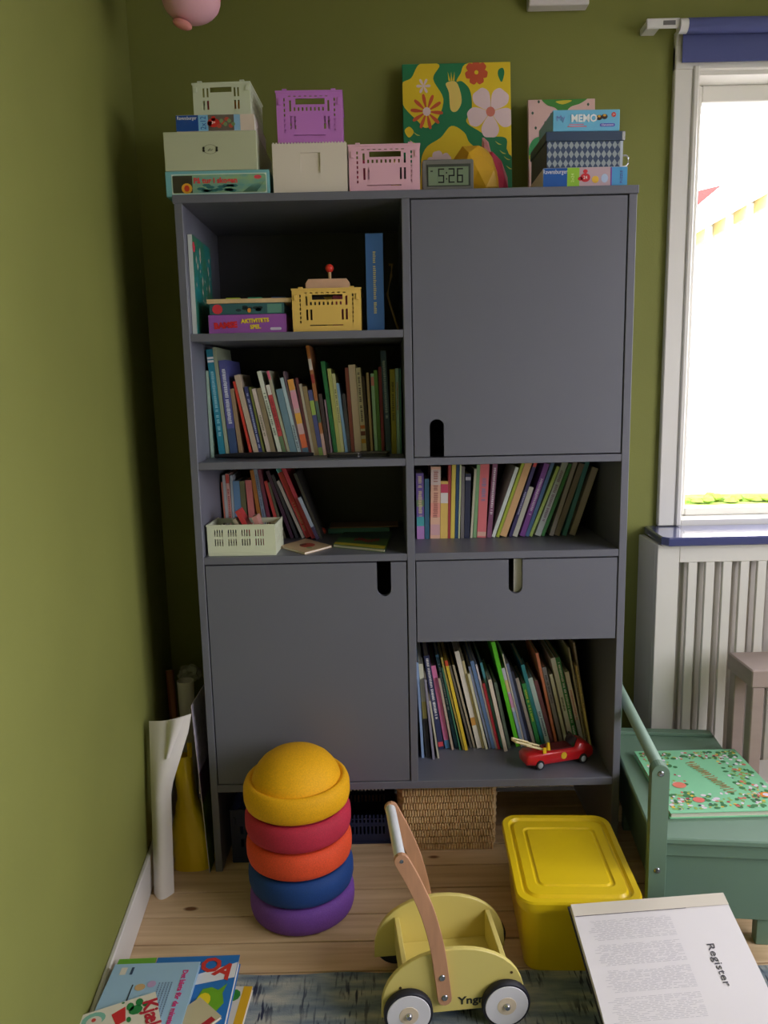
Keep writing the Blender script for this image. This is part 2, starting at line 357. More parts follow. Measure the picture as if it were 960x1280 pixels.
def notched(x0, x1, z0, z1, nx, nw, nd, top):
    """front panel outline with a rounded finger slot cut in from its top or bottom edge"""
    r = nw/2; arc = [(nx+r*math.cos(math.radians(a)), r*math.sin(math.radians(a))) for a in range(0, 181, 15)]
    if top: return [(x0, z0), (x1, z0), (x1, z1), (nx+r, z1)]+[(x, z1-nd+r-y) for x, y in arc]+[(nx-r, z1), (x0, z1)]
    return [(x0, z0), (nx-r, z0)]+[(x, z0+nd-r+y) for x, y in arc[::-1]]+[(nx+r, z0), (x1, z0), (x1, z1), (x0, z1)]
g = .0035
def front(name, x0, x1, z0, z1, upx, vend, top, wpx):
    p = on(upx, vend, 1, 0.); a = on(upx-wpx/2, vend, 1, 0.).x; c = on(upx+wpx/2, vend, 1, 0.).x
    nd = (z1-p.z) if top else (p.z-z0)
    return MB().prism(notched(x0+g, x1-g, z0+g, z1-g, p.x, c-a, nd, top), .001, .019, 'y').build(name, m_cab, cab)
front('door', .0105, .579, ZS2, ZTOP-TH, 546, 525.5, False, 18)
front('door', -.579, -.0112, ZB, ZS3-TH, 480.5, 744, True, 17.5)
zdr = on(645, 801.8, 1, 0).z
front('drawer', .0105, .579, zdr, ZS3-TH, 644.5, 740.5, True, 17.5)
b = MB(); b.box(.025, .565, .02, .33, zdr+.012, zdr+.02); b.box(.025, .035, .02, .33, zdr+.02, .88); b.box(.555, .565, .02, .33, zdr+.02, .88); b.build('drawer_box', m_cab, cab)
p = on(739, 990, 1, .38); cpart('support_leg', p.x-.02, p.x+.02, .38, .415, 0, ZB-.0237)
for x in (-.5, -.38): pass
b = MB()
for z in (1.82, 1.74): b.tube([(-.5795, .05, z), (-.576, .05, z)], .003, 8)
b.build('shelf_pin', mat((170, 170, 170), .3, metal=.9), cab)
pp = on(647, 715, 1, .0215)
dp = MB().box(pp.x-.011, pp.x+.011, .0215, .0235, zdr+.0203, .935); tag(dp.build('paper_sheet', mat((225, 222, 214), .7)), 'white paper seen through the drawer finger slot', 'paper')
# ================================================================== BENCH
m_gr = mat((112, 142, 122), .42, var=.03, vscale=(4, 4, 4))
zs = .303; AB = -6.2
pf = on(810, 1047, 2, zs)
bench = thing('child_bench', 'sage green wooden bench with a side rail and storage box', 'bench', (pf.x+.001, pf.y, 0), math.radians(AB))
Wb, Lb = .336, .598
b = MB(); b.box(.012, Wb, .0, Lb, zs-.016, zs, bev=.003); b.build('seat', m_gr, bench)
b = MB(); b.box(.03, Wb-.01, Lb-.03, Lb, zs+.0002, zs+.012, bev=.002); b.build('rear_strip', m_gr, bench)
b = MB(); b.box(.045, Wb-.012, .012, .03, zs-.055, zs-.0165, bev=.002); b.build('front_rail', m_gr, bench)
b = MB(); b.box(.045, Wb-.02, .022, Lb-.02, .075, zs-.0555, bev=.002); b.build('storage_box', m_gr, bench)
m_scr = mat((150, 155, 160), .25, metal=.9)
for yy in (.0, Lb-.03):
    b = MB(); pts = [(.0, 0), (.042, 0), (.042, .482)]+[(.021+.021*math.cos(math.radians(a)), (.482)+.021*math.sin(math.radians(a))) for a in range(0, 181, 15)]+[(0, .482)]
    b.prism(pts, yy-.012, yy+.018, 'y', bev=.0015); po = b.build('post', m_gr, bench)
    if yy == 0:
        for zz in (.480, .222):
            MB().lathe([(0, .003), (.004, .003), (.0075, .001), (.008, 0)], 14, M=T((.021, yy-.012, zz))@RX(90)).build('bolt', m_scr, po, smooth=True)
b = MB(); b.tube([(.021, .0185, .485), (.021, Lb-.0425, .485)], .0155, 16); b.build('rail', mat((150, 178, 162), .4), bench, smooth=True)
for xx, yy in ((Wb-.055, .03), (Wb-.055, Lb-.08), (.05, Lb-.08)):
    b = MB(); b.box(xx, xx+.032, yy, yy+.03, 0, .0745, bev=.002); b.build('leg', m_gr, bench)
# picture book on the bench
zb = zs+.0005
c4 = [on(u, v, 2, zs+.018) for u, v in ((793, 939), (918, 936), (990, 1012), (838, 1016))]
def book_flat(name, label, corners, z0, thick, ccol, pcol=(226, 220, 205), rim=.003, group=None, cat='book', cover=.0018):
    """closed book lying flat; corners counted around its outline in the xy plane"""
    r = thing(name, label, cat, (corners[0].x, corners[0].y, z0), group=group)
    P = [(c.x-corners[0].x, c.y-corners[0].y) for c in corners]; cx = sum(p[0] for p in P)/4; cy = sum(p[1] for p in P)/4
    ins = lambda k: [(cx+(p[0]-cx)*k, cy+(p[1]-cy)*k) for p in P]
    m = mat(ccol, .35)
    MB().prism(P, 0, cover, 'z').build('back_cover', m, r); MB().prism(P, thick-cover, thick, 'z').build('front_cover', m, r)
    MB().prism(ins(.97), cover, thick-cover, 'z').build('page_block', mat(pcol, .8), r)
    return r, P
def quad_uv(P, z):
    """bilinear map on a flat cover: u along edge 0-1, v along edge 0-3"""
    def f(u, v):
        a = [(1-u)*(1-v), u*(1-v), u*v, (1-u)*v]
        return (sum(k*p[0] for k, p in zip(a, P)), sum(k*p[1] for k, p in zip(a, P)), z)
    return f
fb, P = book_flat('picture_book', 'green flowery hardcover book lying on the bench', c4, zs+.0006, .017, (140, 214, 168))
f = quad_uv(P, .0173)
def disc_on(f, u, v, ru, rv, n=10, dz=0.):
    return [tuple(Vector(f(u+ru*math.cos(2*math.pi*k/n), v+rv*math.sin(2*math.pi*k/n)))+Vector((0, 0, dz))) for k in range(n)]
rnd = random.Random(3)
for nm, col, n, sz in (('leaf_print', (62, 130, 76), 46, .035), ('leaf_print', (150, 190, 90), 36, .025), ('flower_print', (222, 120, 100), 14, .026), ('flower_print', (240, 200, 70), 14, .02), ('flower_print', (235, 225, 235), 26, .03), ('bird_print', (60, 60, 90), 9, .02), ('flower_print', (190, 50, 70), 8, .02)):
    b = MB()
    n = int(n*3.2); sz *= .72
    for i in range(n):
        side = rnd.random(); t = rnd.random()
        u, v = (rnd.uniform(.03, .3), t) if side < .25 else ((rnd.uniform(.72, .97), t) if side < .55 else (t, rnd.uniform(.03, .17) if side < .75 else rnd.uniform(.74, .96)))
        u = min(.95, max(.05, u)); v = min(.95, max(.05, v))
        b.flat(disc_on(f, u, v, sz*rnd.uniform(.5, 1.2), sz*rnd.uniform(.5, 1.), 7, rnd.uniform(0, .0006)))
    tag(b.build(nm, mat(col, .4), fb), kind='stuff')
for u, v, r, col in ((.22, .60, .06, (238, 130, 110)), (.9, .78, .05, (240, 150, 50)), (.9, .78, .028, (235, 225, 240)), (.30, .83, .05, (235, 120, 110))):
    MB().flat(disc_on(f, u, v, r, r*.8, 14, .0008+(.0003 if r < .03 else 0))).build('flower_print', mat(col, .4), fb)
ex = Vector(f(1, .5))-Vector(f(0, .5)); ey = Vector(f(.5, 0))-Vector(f(.5, 1)); ex.normalize(); ey = Vector((-ex.y, ex.x, 0))
b = MB(); rl = random.Random(12)
for k in range(15):                                                  # cursive gold title running down the cover
    u = .46+.012*k; v = .22+.035*k
    b.tube([Vector(f(u+.05*math.sin(a*1.3+k), v+.02*a/3))+Vector((0, 0, .001)) for a in range(5)], .0011, 4)
b.build('title_lettering', mat((150, 120, 60), .4), fb)
# ================================================================== TAUPE SIDE TABLE AT THE RIGHT EDGE
m_tp = mat((158, 142, 134), .55, var=.05, vscale=(6, 6, 30))
pt = on(938, 832, 1, .04)
st = thing('side_table', 'taupe wooden table with square legs beside the radiator cover', 'table', (pt.x-.004, .02, 0))
ztab = on(944, 838, 1, .02).z
b = MB(); b.box(0, .42, 0, .155, ztab-.055, ztab, bev=.004); b.build('table_top', m_tp, st)
for x in (.006, .376):
    for y in (.004, .115):
        MB().box(x, x+.036, y, y+.036, 0, ztab-.0552, bev=.003).build('leg', m_tp, st)
b = MB(); b.box(.0425, .3755, .01, .15, .2, .235, bev=.003); b.build('lower_shelf', mat((206, 200, 192), .5), st)
# ================================================================== YELLOW BIN
m_y = mat((232, 200, 20), .32, spec=.5)
bc = on(727, 1070, 2, .211); bin_ = thing('storage_bin', 'yellow plastic storage box with a lid', 'storage box', (.383, -.262, 0), math.radians(-2.3))
hx, hy = .15, .188; ZL = .205
def ring_solid(levels, n=6):
    """stack of rounded rectangles (hx,hy,r,z) joined into a shell, first and last capped"""
    b = bmesh.new(); R = []
    for hx_, hy_, r, z in levels: R.append([b.verts.new((x, y, z)) for x, y in rrect(-hx_, hx_, -hy_, hy_, r, n)])
    N = len(R[0])
    for a, c in zip(R, R[1:]):
        for i in range(N): b.faces.new((a[i], a[(i+1) % N], c[(i+1) % N], c[i]))
    b.faces.new(R[0][::-1]); b.faces.new(R[-1]); bmesh.ops.recalc_face_normals(b, faces=b.faces)
    return b
b = MB(); b.add(ring_solid([(hx-.028, hy-.032, .03, 0), (hx-.023, hy-.027, .035, .006), (hx-.012, hy-.014, .04, ZL-.03), (hx-.004, hy-.006, .04, ZL-.0295), (hx-.004, hy-.006, .04, ZL-.0185)]))
b.build('box_body', m_y, bin_, smooth=True, sharp=30)
b = MB(); b.add(ring_solid([(hx, hy, .042, ZL-.018), (hx+.001, hy+.001, .043, ZL-.002), (hx-.002, hy-.002, .042, ZL+.003), (hx-.016, hy-.016, .034, ZL+.003), (hx-.021, hy-.021, .032, ZL-.004), (hx-.026, hy-.026, .03, ZL-.004),
    (hx-.030, hy-.032, .028, ZL+.002), (hx-.052, hy-.06, .02, ZL+.002), (hx-.056, hy-.064, .018, ZL-.002), (hx-.060, hy-.068, .016, ZL-.002), (hx-.064, hy-.072, .015, ZL+.0015)]))
b.build('lid', m_y, bin_, smooth=True, sharp=22)
# ================================================================== STACK OF FIVE FOAM STONES
stone_cols = [((120, 72, 168), 'purple', 'lowest of the stack'), ((18, 66, 136), 'dark blue', 'above the purple one'), ((240, 84, 44), 'orange', 'in the middle of the stack'), ((196, 44, 72), 'crimson', 'under the yellow one'), ((246, 180, 0), 'yellow', 'on top of the stack')]
prof = [(.136, 0), (.1455, .007), (.1492, .02), (.15, .038), (.1488, .053), (.1435, .066), (.137, .0722), (.1315, .0735), (.1272, .071), (.1245, .0695), (.1232, .0735), (.119, .0855), (.110, .101), (.096, .117), (.076, .131), (.05, .141), (.025, .1455), (0, .1465)]
inner = [(0, .0715), (.05, .068), (.085, .057), (.105, .0385), (.119, .0185), (.128, .0025), (.136, 0)]
for i, (c, nm, where) in enumerate(stone_cols):
    k = 1-.004*i
    b = MB(); b.lathe([(r_*.965, z_) for r_, z_ in inner[:-1]+prof], 48)
    o = b.build('stacking_stone', mat(c, .75, var=.12, vscale=(300, 300, 300), bump=.15, bscale=900), smooth=True, sharp=75, loc=(-.327+[.004, .003, .001, .001, .0][i], -.1462, .0786*i))
    tag(o, f'{nm} round foam stacking stone, {where}', 'stacking stone', 'foam stones stacked in a tower')
# ================================================================== TOY WAGON
m_wy = mat((222, 206, 120), .42); m_wood = mat((196, 146, 112), .5, var=.1, vscale=(60, 60, 8)); m_tyre = mat((28, 28, 40), .6); m_wh = mat((228, 226, 232), .4)
aw = math.atan2(.021, .219)
wag = thing('toy_wagon', 'pale yellow wooden push wagon with white wheels', 'toy wagon', (.0675, -.5955, .0058), aw)
# local: x along, y away from viewer, near wheels' outer faces at y=0
def arch(x0, x1, zb, zt, n=20): return [(x1, zb)]+[((x0+x1)/2+(x1-x0)/2*math.cos(math.pi*k/n), zb+.012+(zt-zb-.012)*math.sin(math.pi*k/n)**.8) for k in range(n+1)]+[(x0, zb)]
for yy in (.02, .202):
    b = MB(); b.prism(arch(-.168, .156, .036, .19), yy, yy+.012, 'y', bev=.0015); sp = b.build('side_panel', m_wy, wag)
    if yy < .1:
        b = MB(); b.tube([(-.125, yy+.0005, .107), (-.125, yy-.001, .107)], .0032, 8); b.tube([(.125, yy+.0005, .12), (.125, yy-.001, .12)], .0032, 8); b.build('screw', mat((110, 90, 60), .4, metal=.6), sp)
        MB().text('Yngn', .026, T((.034, yy-.0006, .060))@FRONT, sx=1.15, bold=.0007).build('lettering', mat((40, 44, 34), .5), sp)
for xx in (-.118, .106):
    MB().box(xx, xx+.012, .0325, .2015, .06, .142, bev=.0015).build('end_panel', m_wy, wag)
MB().box(-.1055, .1055, .0325, .2015, .06, .07).build('floor_panel', m_wy, wag)
for xx in (-.1095, .1095):
    for near in (1, 0):
        y0 = 0 if near else .216
        M = T((xx, y0, .0545))@RX(90)@Matrix.Scale(-1, 4, (0, 0, 1)) if near else T((xx, y0+.018, .0545))@RX(90)
        w = MB().lathe([(.030, .0), (.052, .0), (.0545, .003), (.0545, .015), (.052, .018), (.030, .018)], 40, M=M).build('wheel', m_tyre, wag, smooth=True)
        MB().lathe([(0, -.0012), (.0475, -.0012), (.0485, 0), (.0485, .004)], 40, M=M).build('wheel_disc', m_wh, w, smooth=True)
        MB().lathe([(0, -.002), (.021, -.002), (.0215, -.0012)], 32, M=M).build('hub', mat((222, 205, 180), .5), w, smooth=True)
        MB().lathe([(0, -.009), (.005, -.0085), (.0075, -.005), (.008, -.002)], 20, M=M).build('hub_cap', mat((200, 200, 205), .18, metal=1.), w, smooth=True)
    MB().tube([(xx, .0185, .0545), (xx, .2155, .0545)], .005, 8).build('axle', mat((150, 150, 150), .4, metal=.8), wag)
Mi = (T(wag.location)@Matrix.Rotation(aw, 4, 'Z')).inverted()
pth = []
for u, v in ((555.5, 1247), (552, 1220), (545.5, 1180), (533.5, 1138), (517, 1101), (501, 1072)):
    q = Mi@on(u, v, 1, wag.location.y+.012); pth.append((q.x, q.z))
def ribbon(path, w, n=8):
    P = [Vector((*p, 0)) for p in path]; L = []; R = []; C = []
    dense = []
    for i in range(len(P)-1):
        p0, p1, p2, p3 = P[max(i-1, 0)], P[i], P[i+1], P[min(i+2, len(P)-1)]
        for j in range(6):
            t = j/6; dense.append(.5*((2*p1)+(-p0+p2)*t+(2*p0-5*p1+4*p2-p3)*t*t+(-p0+3*p1-3*p2+p3)*t**3))
    dense.append(P[-1])
    for i, p in enumerate(dense):
        t = (dense[min(i+1, len(dense)-1)]-dense[max(i-1, 0)]).normalized(); nrm = Vector((-t.y, t.x, 0)); L.append(p+nrm*w/2); R.append(p-nrm*w/2)
    def cap(p, t): 
        a0 = math.atan2(t.y, t.x); return [Vector((p.x+w/2*math.cos(a0+math.radians(a)), p.y+w/2*math.sin(a0+math.radians(a)), 0)) for a in range(60, -61, -30)]
    te = (dense[-1]-dense[-2]).normalized(); tb = (dense[0]-dense[1]).normalized()
    out = L+cap(dense[-1], te)+R[::-1]+cap(dense[0], tb)
    return [(q.x, q.y) for q in out], dense
outline, dense = ribbon(pth, .032)
for yy in (.009, .2145):
    b = MB(); b.prism(outline, yy, yy+.0105, 'y', bev=.001); ar = b.build('handle_arm', m_wood, wag)
    if yy < .1:
        for k in (0, 1):
            q = pth[k]; zz = q[1]+(.004 if k == 0 else 0)
            MB().lathe([(0, .0005), (.003, .002), (.006, .002), (.0075, 0)], 16, M=T((q[0], yy, zz))@RX(90)).build('bolt', m_scr, ar, smooth=True)
        MB().lathe([(0, .001), (.004, .001), (.0045, 0)], 12, M=T((pth[-1][0], yy, pth[-1][1]))@RX(90)).build('screw', m_scr, ar)
q = pth[-1]
MB().tube([(q[0]-.002, .0198, q[1]), (q[0]-.002, .2143, q[1])], .0125, 16).build('push_bar', mat((222, 226, 230), .35), wag, smooth=True)
# ================================================================== RUG
def rug_mat():
    m = bpy.data.materials.new('woven_rug'); m.use_nodes = True; nt = m.node_tree; bs = nt.nodes['Principled BSDF']; bs.inputs['Roughness'].default_value = .95
    tc = nt.nodes.new('ShaderNodeTexCoord')
    def noise(sc, det=3):
        mp = nt.nodes.new('ShaderNodeMapping'); mp.inputs['Scale'].default_value = sc; nt.links.new(tc.outputs['Object'], mp.inputs[0])
        n = nt.nodes.new('ShaderNodeTexNoise'); n.inputs['Scale'].default_value = 1; n.inputs['Detail'].default_value = det; nt.links.new(mp.outputs[0], n.inputs[0]); return n
    n1 = noise((7, 30, 1)); r1 = nt.nodes.new('ShaderNodeValToRGB'); cr = r1.color_ramp
    cr.elements[0].position = .3; cr.elements[0].color = (*s2l((88, 106, 128)), 1); cr.elements[1].position = .75; cr.elements[1].color = (*s2l((196, 192, 178)), 1)
    e = cr.elements.new(.5); e.color = (*s2l((136, 148, 152)), 1)
    nt.links.new(n1.outputs[0], r1.inputs[0])
    n2 = noise((120, 16, 1), 2); r2 = nt.nodes.new('ShaderNodeValToRGB'); r2.color_ramp.elements[0].position = .52; r2.color_ramp.elements[1].position = .6
    nt.links.new(n2.outputs[0], r2.inputs[0])
    n3 = noise((14, 9, 1), 2); r3 = nt.nodes.new('ShaderNodeValToRGB'); r3.color_ramp.elements[0].position = .42; r3.color_ramp.elements[1].position = .6
    nt.links.new(n3.outputs[0], r3.inputs[0])
    mu = nt.nodes.new('ShaderNodeMath'); mu.operation = 'MULTIPLY'; nt.links.new(r2.outputs[0], mu.inputs[0]); nt.links.new(r3.outputs[0], mu.inputs[1])
    mx = nt.nodes.new('ShaderNodeMix'); mx.data_type = 'RGBA'; mx.inputs[7].default_value = (*s2l((38, 46, 72)), 1)
    nt.links.new(mu.outputs[0], mx.inputs[0]); nt.links.new(r1.outputs[0], mx.inputs[6]); nt.links.new(mx.outputs[2], bs.inputs['Base Color'])
    n4 = noise((260, 420, 1), 1); bp = nt.nodes.new('ShaderNodeBump'); bp.inputs['Strength'].default_value = .5; bp.inputs['Distance'].default_value = .003
    nt.links.new(n4.outputs[0], bp.inputs['Height']); nt.links.new(bp.outputs[0], bs.inputs['Normal'])
    return m
rows = []
for j in range(61):
    y = -.415-1.9*j/60; rows.append([(-.56+(1.84)*i/80, y+.004*math.sin(i*.5)*(j == 0), .0052+.0004*math.sin(j*2.1)*math.sin(i*1.7)) for i in range(81)])
b = MB(); b.grid_surface(rows)
b.box(-.56, 1.28, -2.315, -.416, .0002, .0046)
tag(b.build('rug', rug_mat(), smooth=False), 'blue and green mottled woven rug on the plank floor', 'rug')
# ================================================================== BASKET AND CRATES UNDER THE CABINET
m_bask = mat((206, 168, 112), .8, col2=(232, 200, 148), vscale=(60, 60, 30), bump=.9, bscale=160)
bk = thing('woven_basket', 'brown woven straw basket under the cabinet', 'basket', (.103, .215, 0))
lev = []; N = 9
for i in range(N*4+1):
    z = .205*i/(N*4); a = .006*abs(math.sin(math.pi*i/4)); fl = .004*i/(N*4)
    lev.append((.146+a+fl, .118+a+fl, .03, z))
lev += [(.135, .108, .03, .205), (.13, .1, .03, .012)]
b = MB(); b.add(ring_solid(lev, 5)); bo = b.build('basket_body', m_bask, bk, smooth=True, sharp=80)
b = MB()
for i in range(N):
    z = .0114+i*.0228
    for k in range(34):
        x = -.137+k*.0083+(.004 if i % 2 else 0); b.box(x-.0031, x+.0031, -.1315-.0004*i, -.1225, z-.0095, z+.0095, bev=.0015)
tag(b.build('weave', m_bask, bo), kind='stuff')
m_navy = mat((24, 34, 66), .5)
def crate_holes(w, h, rows, n, x0=.12, x1=.88, sw=.5):
    H = []
    for z0, z1 in rows:
        for k in range(n):
            a = w*(x0+(x1-x0)*k/n); H.append((a, a+w*(x1-x0)/n*sw, h*z0, h*z1))
    return H
def crate(name, label, loc, w, d, h, m, fholes, sholes, rz=0., group=None, t=.0025, rim=.004, tabs=True):
    r = thing(name, label, 'crate', loc, rz, group)
    MB().plate(w, h, t, fholes, M=T((-w/2, 0, .0))).build('front_wall', m, r)
    MB().plate(w, h, t, fholes, M=T((-w/2, d-t, .0))).build('back_wall', m, r)
    for x in (-w/2, w/2-t): MB().plate(d-2*t-.0004, h, t, sholes, M=T((x+t, t+.0002, 0))@RZ(90)).build('side_wall', m, r)
    MB().box(-w/2+t+.0002, w/2-t-.0002, t+.0002, d-t-.0002, .002, .0045).build('base', m, r)
    b = MB()
    P = [(-w/2-.0018, -.0018), (w/2+.0018, -.0018), (w/2+.0018, d+.0018), (-w/2-.0018, d+.0018)]; Q = [(-w/2-.0002, -.0002), (w/2+.0002, -.0002), (w/2+.0002, d+.0002), (-w/2-.0002, d+.0002)]
    bmx = bmesh.new(); R4 = [[bmx.verts.new((*p_, z_)) for p_ in L_] for L_, z_ in ((P, h-rim), (P, h), (Q, h), (Q, h-rim))]
    for k in range(4):
        for i in range(4): bmx.faces.new((R4[k][i], R4[k][(i+1) % 4], R4[(k+1) % 4][(i+1) % 4], R4[(k+1) % 4][i]))
    bmesh.ops.recalc_face_normals(bmx, faces=bmx.faces); b.add(bmx); b.build('rim', m, r)
    for e in (-.0018, d+.0002): MB().box(-w/2+.0025, w/2-.0025, e, e+.0016, .0, .1*h).build('foot_rail', m, r)
    if tabs:
        for fx in (-.37, .37): MB().box(fx*w-.006, fx*w+.006, -.0035, .004, h+.0002, h+.0035, bev=.0008).build('hinge_tab', m, r)
        for fx in (-.45, .45): MB().box(fx*w-.004, fx*w+.004, -.003, -.0003, h*.72, h*.86, bev=.0006).build('latch', m, r)
    return r
crate('plastic_crate', 'navy blue plastic crate under the cabinet, beside the basket', (-.172, .128, 0), .225, .19, on(450, 1023, 1, .128).z, m_navy, crate_holes(.225, .13, [(.25, .45), (.55, .75)], 14), crate_holes(.185, .13, [(.25, .45), (.55, .75)], 10))
crate('plastic_crate', 'tall navy blue crate under the cabinet behind the foam stones', (-.44, .045, 0), .235, .26, on(310, 1012, 1, .045).z, m_navy, crate_holes(.235, .17, [(.3, .45), (.55, .7)], 10), crate_holes(.25, .17, [(.3, .45), (.55, .7)], 10))
# ================================================================== THE LEFT CORNER: paper, bag, rolls
m_paper = mat((226, 222, 214), .75, var=.015, vscale=(3, 3, 3))
y0 = -.118
zt0 = on(192, 902, 1, .0).z
rows = []
bl = on(187, 1125, 2, 0.0); br = on(214, 1121, 2, 0.0)
for j in range(15):
    t = j/14; z = zt0*t; row = []; lean = .12*t
    for i in range(13):
        s = i/12
        wdt = (br.x-bl.x)*(1+1.15*max(0, t-.6)/.4)
        curl = .03*math.sin(math.pi*s)*(1-.4*t)
        xx = max(bl.x+.004+wdt*s-.010*t, XL(-.1+lean)+.006)
        zz = z+(.02*s if j == 14 else 0)
        row.append((xx, bl.y+.03-curl+lean*.8, zz if zz > 0 else .0))
    rows.append(row)
b = MB(); b.grid_surface(rows, thick=.001)
# folded-over flap at the top right
fl = []
for j in range(7):
    t = j/6; zc = zt0*(.80+.225*t)
    fl.append([(bl.x+.045+.05*s*(.25+.75*t)+.012*t, bl.y+.09-.012*math.sin(math.pi*s*.9)+.012*t, zc+.012*s*t) for s in [k/6 for k in range(7)]])
b.grid_surface(fl, thick=.001)
tag(b.build('paper_sheet', m_paper, smooth=True), 'large curled white paper standing against the left wall', 'paper')
# yellow plastic bag
m_bag = mat((240, 206, 30), .3, spec=.6, bump=.6, bscale=26)
bag = thing('plastic_bag', 'yellow plastic carrier bag standing in the corner', 'bag', (0, 0, 0))
xb0, xb1 = on(214, 1092, 2, 0).x, on(264, 1092, 2, 0).x
ztb = on(236, 952, 1, .03).z
rows = []; rb_ = random.Random(5)
for j in range(19):
    t = j/18; z = ztb*t; k = 1-.06*min(1, t/.3)-.50*max(0, min(1, (t-.3)/.3)); cx = (xb0+xb1)/2-.022*t-.004; hw = (xb1-xb0)/2*max(.40, k); hd = .045*(1-.7*t)+.004; row = []
    for i in range(29):
        a = 2*math.pi*i/28; w = 1+.09*rb_.uniform(-1, 1)*(0 < j < 18 and i not in (0, 28))
        row.append((cx+hw*math.copysign(abs(math.cos(a))**.7, math.cos(a))*w, .052+hd*math.copysign(abs(math.sin(a))**.8, math.sin(a))*w+.02*t, z))
    row[28] = row[0]; rows.append(row)
b = MB(); b.grid_surface(rows); bmesh.ops.remove_doubles(b.bm, verts=b.bm.verts, dist=1e-5); b.build('bag_body', m_bag, bag, smooth=True, sharp=70)
cx = (xb0+xb1)/2-.02
for sx in (-1, 1):
    b = MB(); b.grid_surface([[(cx+sx*(.019+.006*math.sin(a*6)*0)-.006+.012*i/3, .064+.006*(i % 2), ztb-.004+.045*a/3) for i in range(4)] for a in range(4)], thick=.001); b.build('handle', m_bag, bag, smooth=True)
# poster board leaning on the cabinet side
pb = thing('poster_board', 'thin picture board leaning on the left side of the cabinet', 'board', (0, 0, 0))
b0 = on(264, 1085, 2, .0); tp = on(236, 882, 1, .02)
B0 = Vector((-.612, -.004, 0.)); T0 = Vector((tp.x+.012, .02, tp.z))
up = (T0-B0); dep = Vector((.0, .26, 0)); nr = up.cross(dep).normalized()*.002
def slab(b, O, A, Bv, n):
    v = [O, O+A, O+A+Bv, O+Bv]; bmx = bmesh.new(); a = [bmx.verts.new(x) for x in v]; c = [bmx.verts.new(x+n) for x in v]
    bmx.faces.new(a); bmx.faces.new(c[::-1])
    for i in range(4): bmx.faces.new((a[i], c[i], c[(i+1) % 4], a[(i+1) % 4]))
    bmesh.ops.recalc_face_normals(bmx, faces=bmx.faces); b.add(bmx)
sh = Vector((-.004, 0, 0))
b = MB(); slab(b, B0+sh, up, dep, nr); b.build('board', mat((200, 190, 205), .5), pb)
for a, c, col in ((0, .42, (96, 122, 40)), (.42, .6, (90, 60, 90)), (.6, .78, (190, 180, 200)), (.78, 1., (196, 190, 206))):
    b = MB(); slab(b, B0+sh+nr*1.05+up*a, up*(c-a), dep, nr*.1); b.build('picture_print', mat(col, .5, var=.3, vscale=(30, 30, 30)), pb)
    b = MB(); slab(b, B0+sh-nr*.15+up*a, up*(c-a), dep, nr*.1); b.build('picture_print', mat(col, .5, var=.3, vscale=(30, 30, 30)), pb)
# wooden strip, paper roll, crumpled plastic
w0 = on(222, 960, 1, .2); w1 = on(205, 845, 1, .26)
tag(MB().tube([(-.745, .20, .014), (w1.x+.004, .31, w1.z)], .013, 6).build('wooden_strip', mat((150, 92, 56), .6)), 'brown wooden strip leaning in the corner', 'wood strip')
r0 = on(230, 852, 1, .2)
b = MB(); b.lathe([(.0, 0), (.016, 0), (.026, r0.z-.002), (.0245, r0.z-.002), (.015, .01)], 24, (r0.x, .215, 0)); tag(b.build('paper_roll', mat((206, 200, 194), .7), smooth=True), 'white paper roll standing in the dark corner', 'paper roll')
rr = random.Random(9); c0 = on(236, 842, 1, .28); bmx = bmesh.new(); bmesh.ops.create_icosphere(bmx, subdivisions=3, radius=1)
for v in bmx.verts:
    k = 1+rr.uniform(-.16, .16); v.co = Vector((c0.x+v.co.x*.036*k, .29+v.co.y*.032*k, c0.z-.005+v.co.z*.03*k))
b = MB(); b.add(bmx); b.box(c0.x-.004, c0.x+.004, .285, .293, 0, c0.z-.02)
tag(b.build('plastic_wrap', mat((150, 150, 140), .25, var=.2, vscale=(30, 30, 30)), smooth=False), 'crumpled grey plastic wrap above the paper roll', 'plastic wrap')
# ================================================================== ON TOP OF THE CABINET
ZT0 = ZTOP+.0003
def pbox(name, label, cat, u0, u1, vt, vb, y, depth, m, zb=None, rz=0., z1=None, bev=.0015, parts='box'):
    """a box whose front face covers pixels u0..u1 at depth y, standing on zb"""
    a, c = on(u0, (vt+vb)/2, 1, y), on(u1, (vt+vb)/2, 1, y); um = (u0+u1)/2
    if zb is None: zb = on(um, vb, 1, y).z
    zt = z1 if z1 is not None else on(um, vt, 1, y).z
    w, h = c.x-a.x, zt-zb
    r = thing(name, label, cat, ((a.x+c.x)/2, y, zb), rz)
    return r, w, h
def quadf(b, x0, x1, z0, z1, y): b.flat([(x0, y, z0), (x1, y, z0), (x1, y, z1), (x0, y, z1)])
def printed_box(r, w, h, d, m, lid=None, name='box_body'):
    if lid:
        MB().box(-w/2+.0012, w/2-.0012, .0012, d-.0012, 0, h-.0012, bev=.001).build('tray', lid, r)
    return MB().box(-w/2, w/2, 0, d, .0002 if not lid else h*.12, h, bev=.0012).build(name, m, r)
def fprint(r, col, rects, y=-.0006, name='print', rough=.4):
    b = MB()
    for q in rects: quadf(b, *q, y)
    return b.build(name, mat(col, rough), r)
def fdisc(r, col, discs, y=-.0008, name='print', n=14):
    b = MB()
    for x, z, rx, rz_ in discs: b.flat([(x+rx*math.cos(2*math.pi*k/n), y, z+rz_*math.sin(2*math.pi*k/n)) for k in range(n)])
    return b.build(name, mat(col, .4), r)
def ftext(r, col, body, size, x, z, y=-.001, sx=1., name='lettering', bold=.0, rot=0., align='CENTER'):
    return MB().text(body, size, T((x, y, z))@RY(-rot)@FRONT, sx=sx, bold=bold, align=align).build(name, mat(col, .4), r)
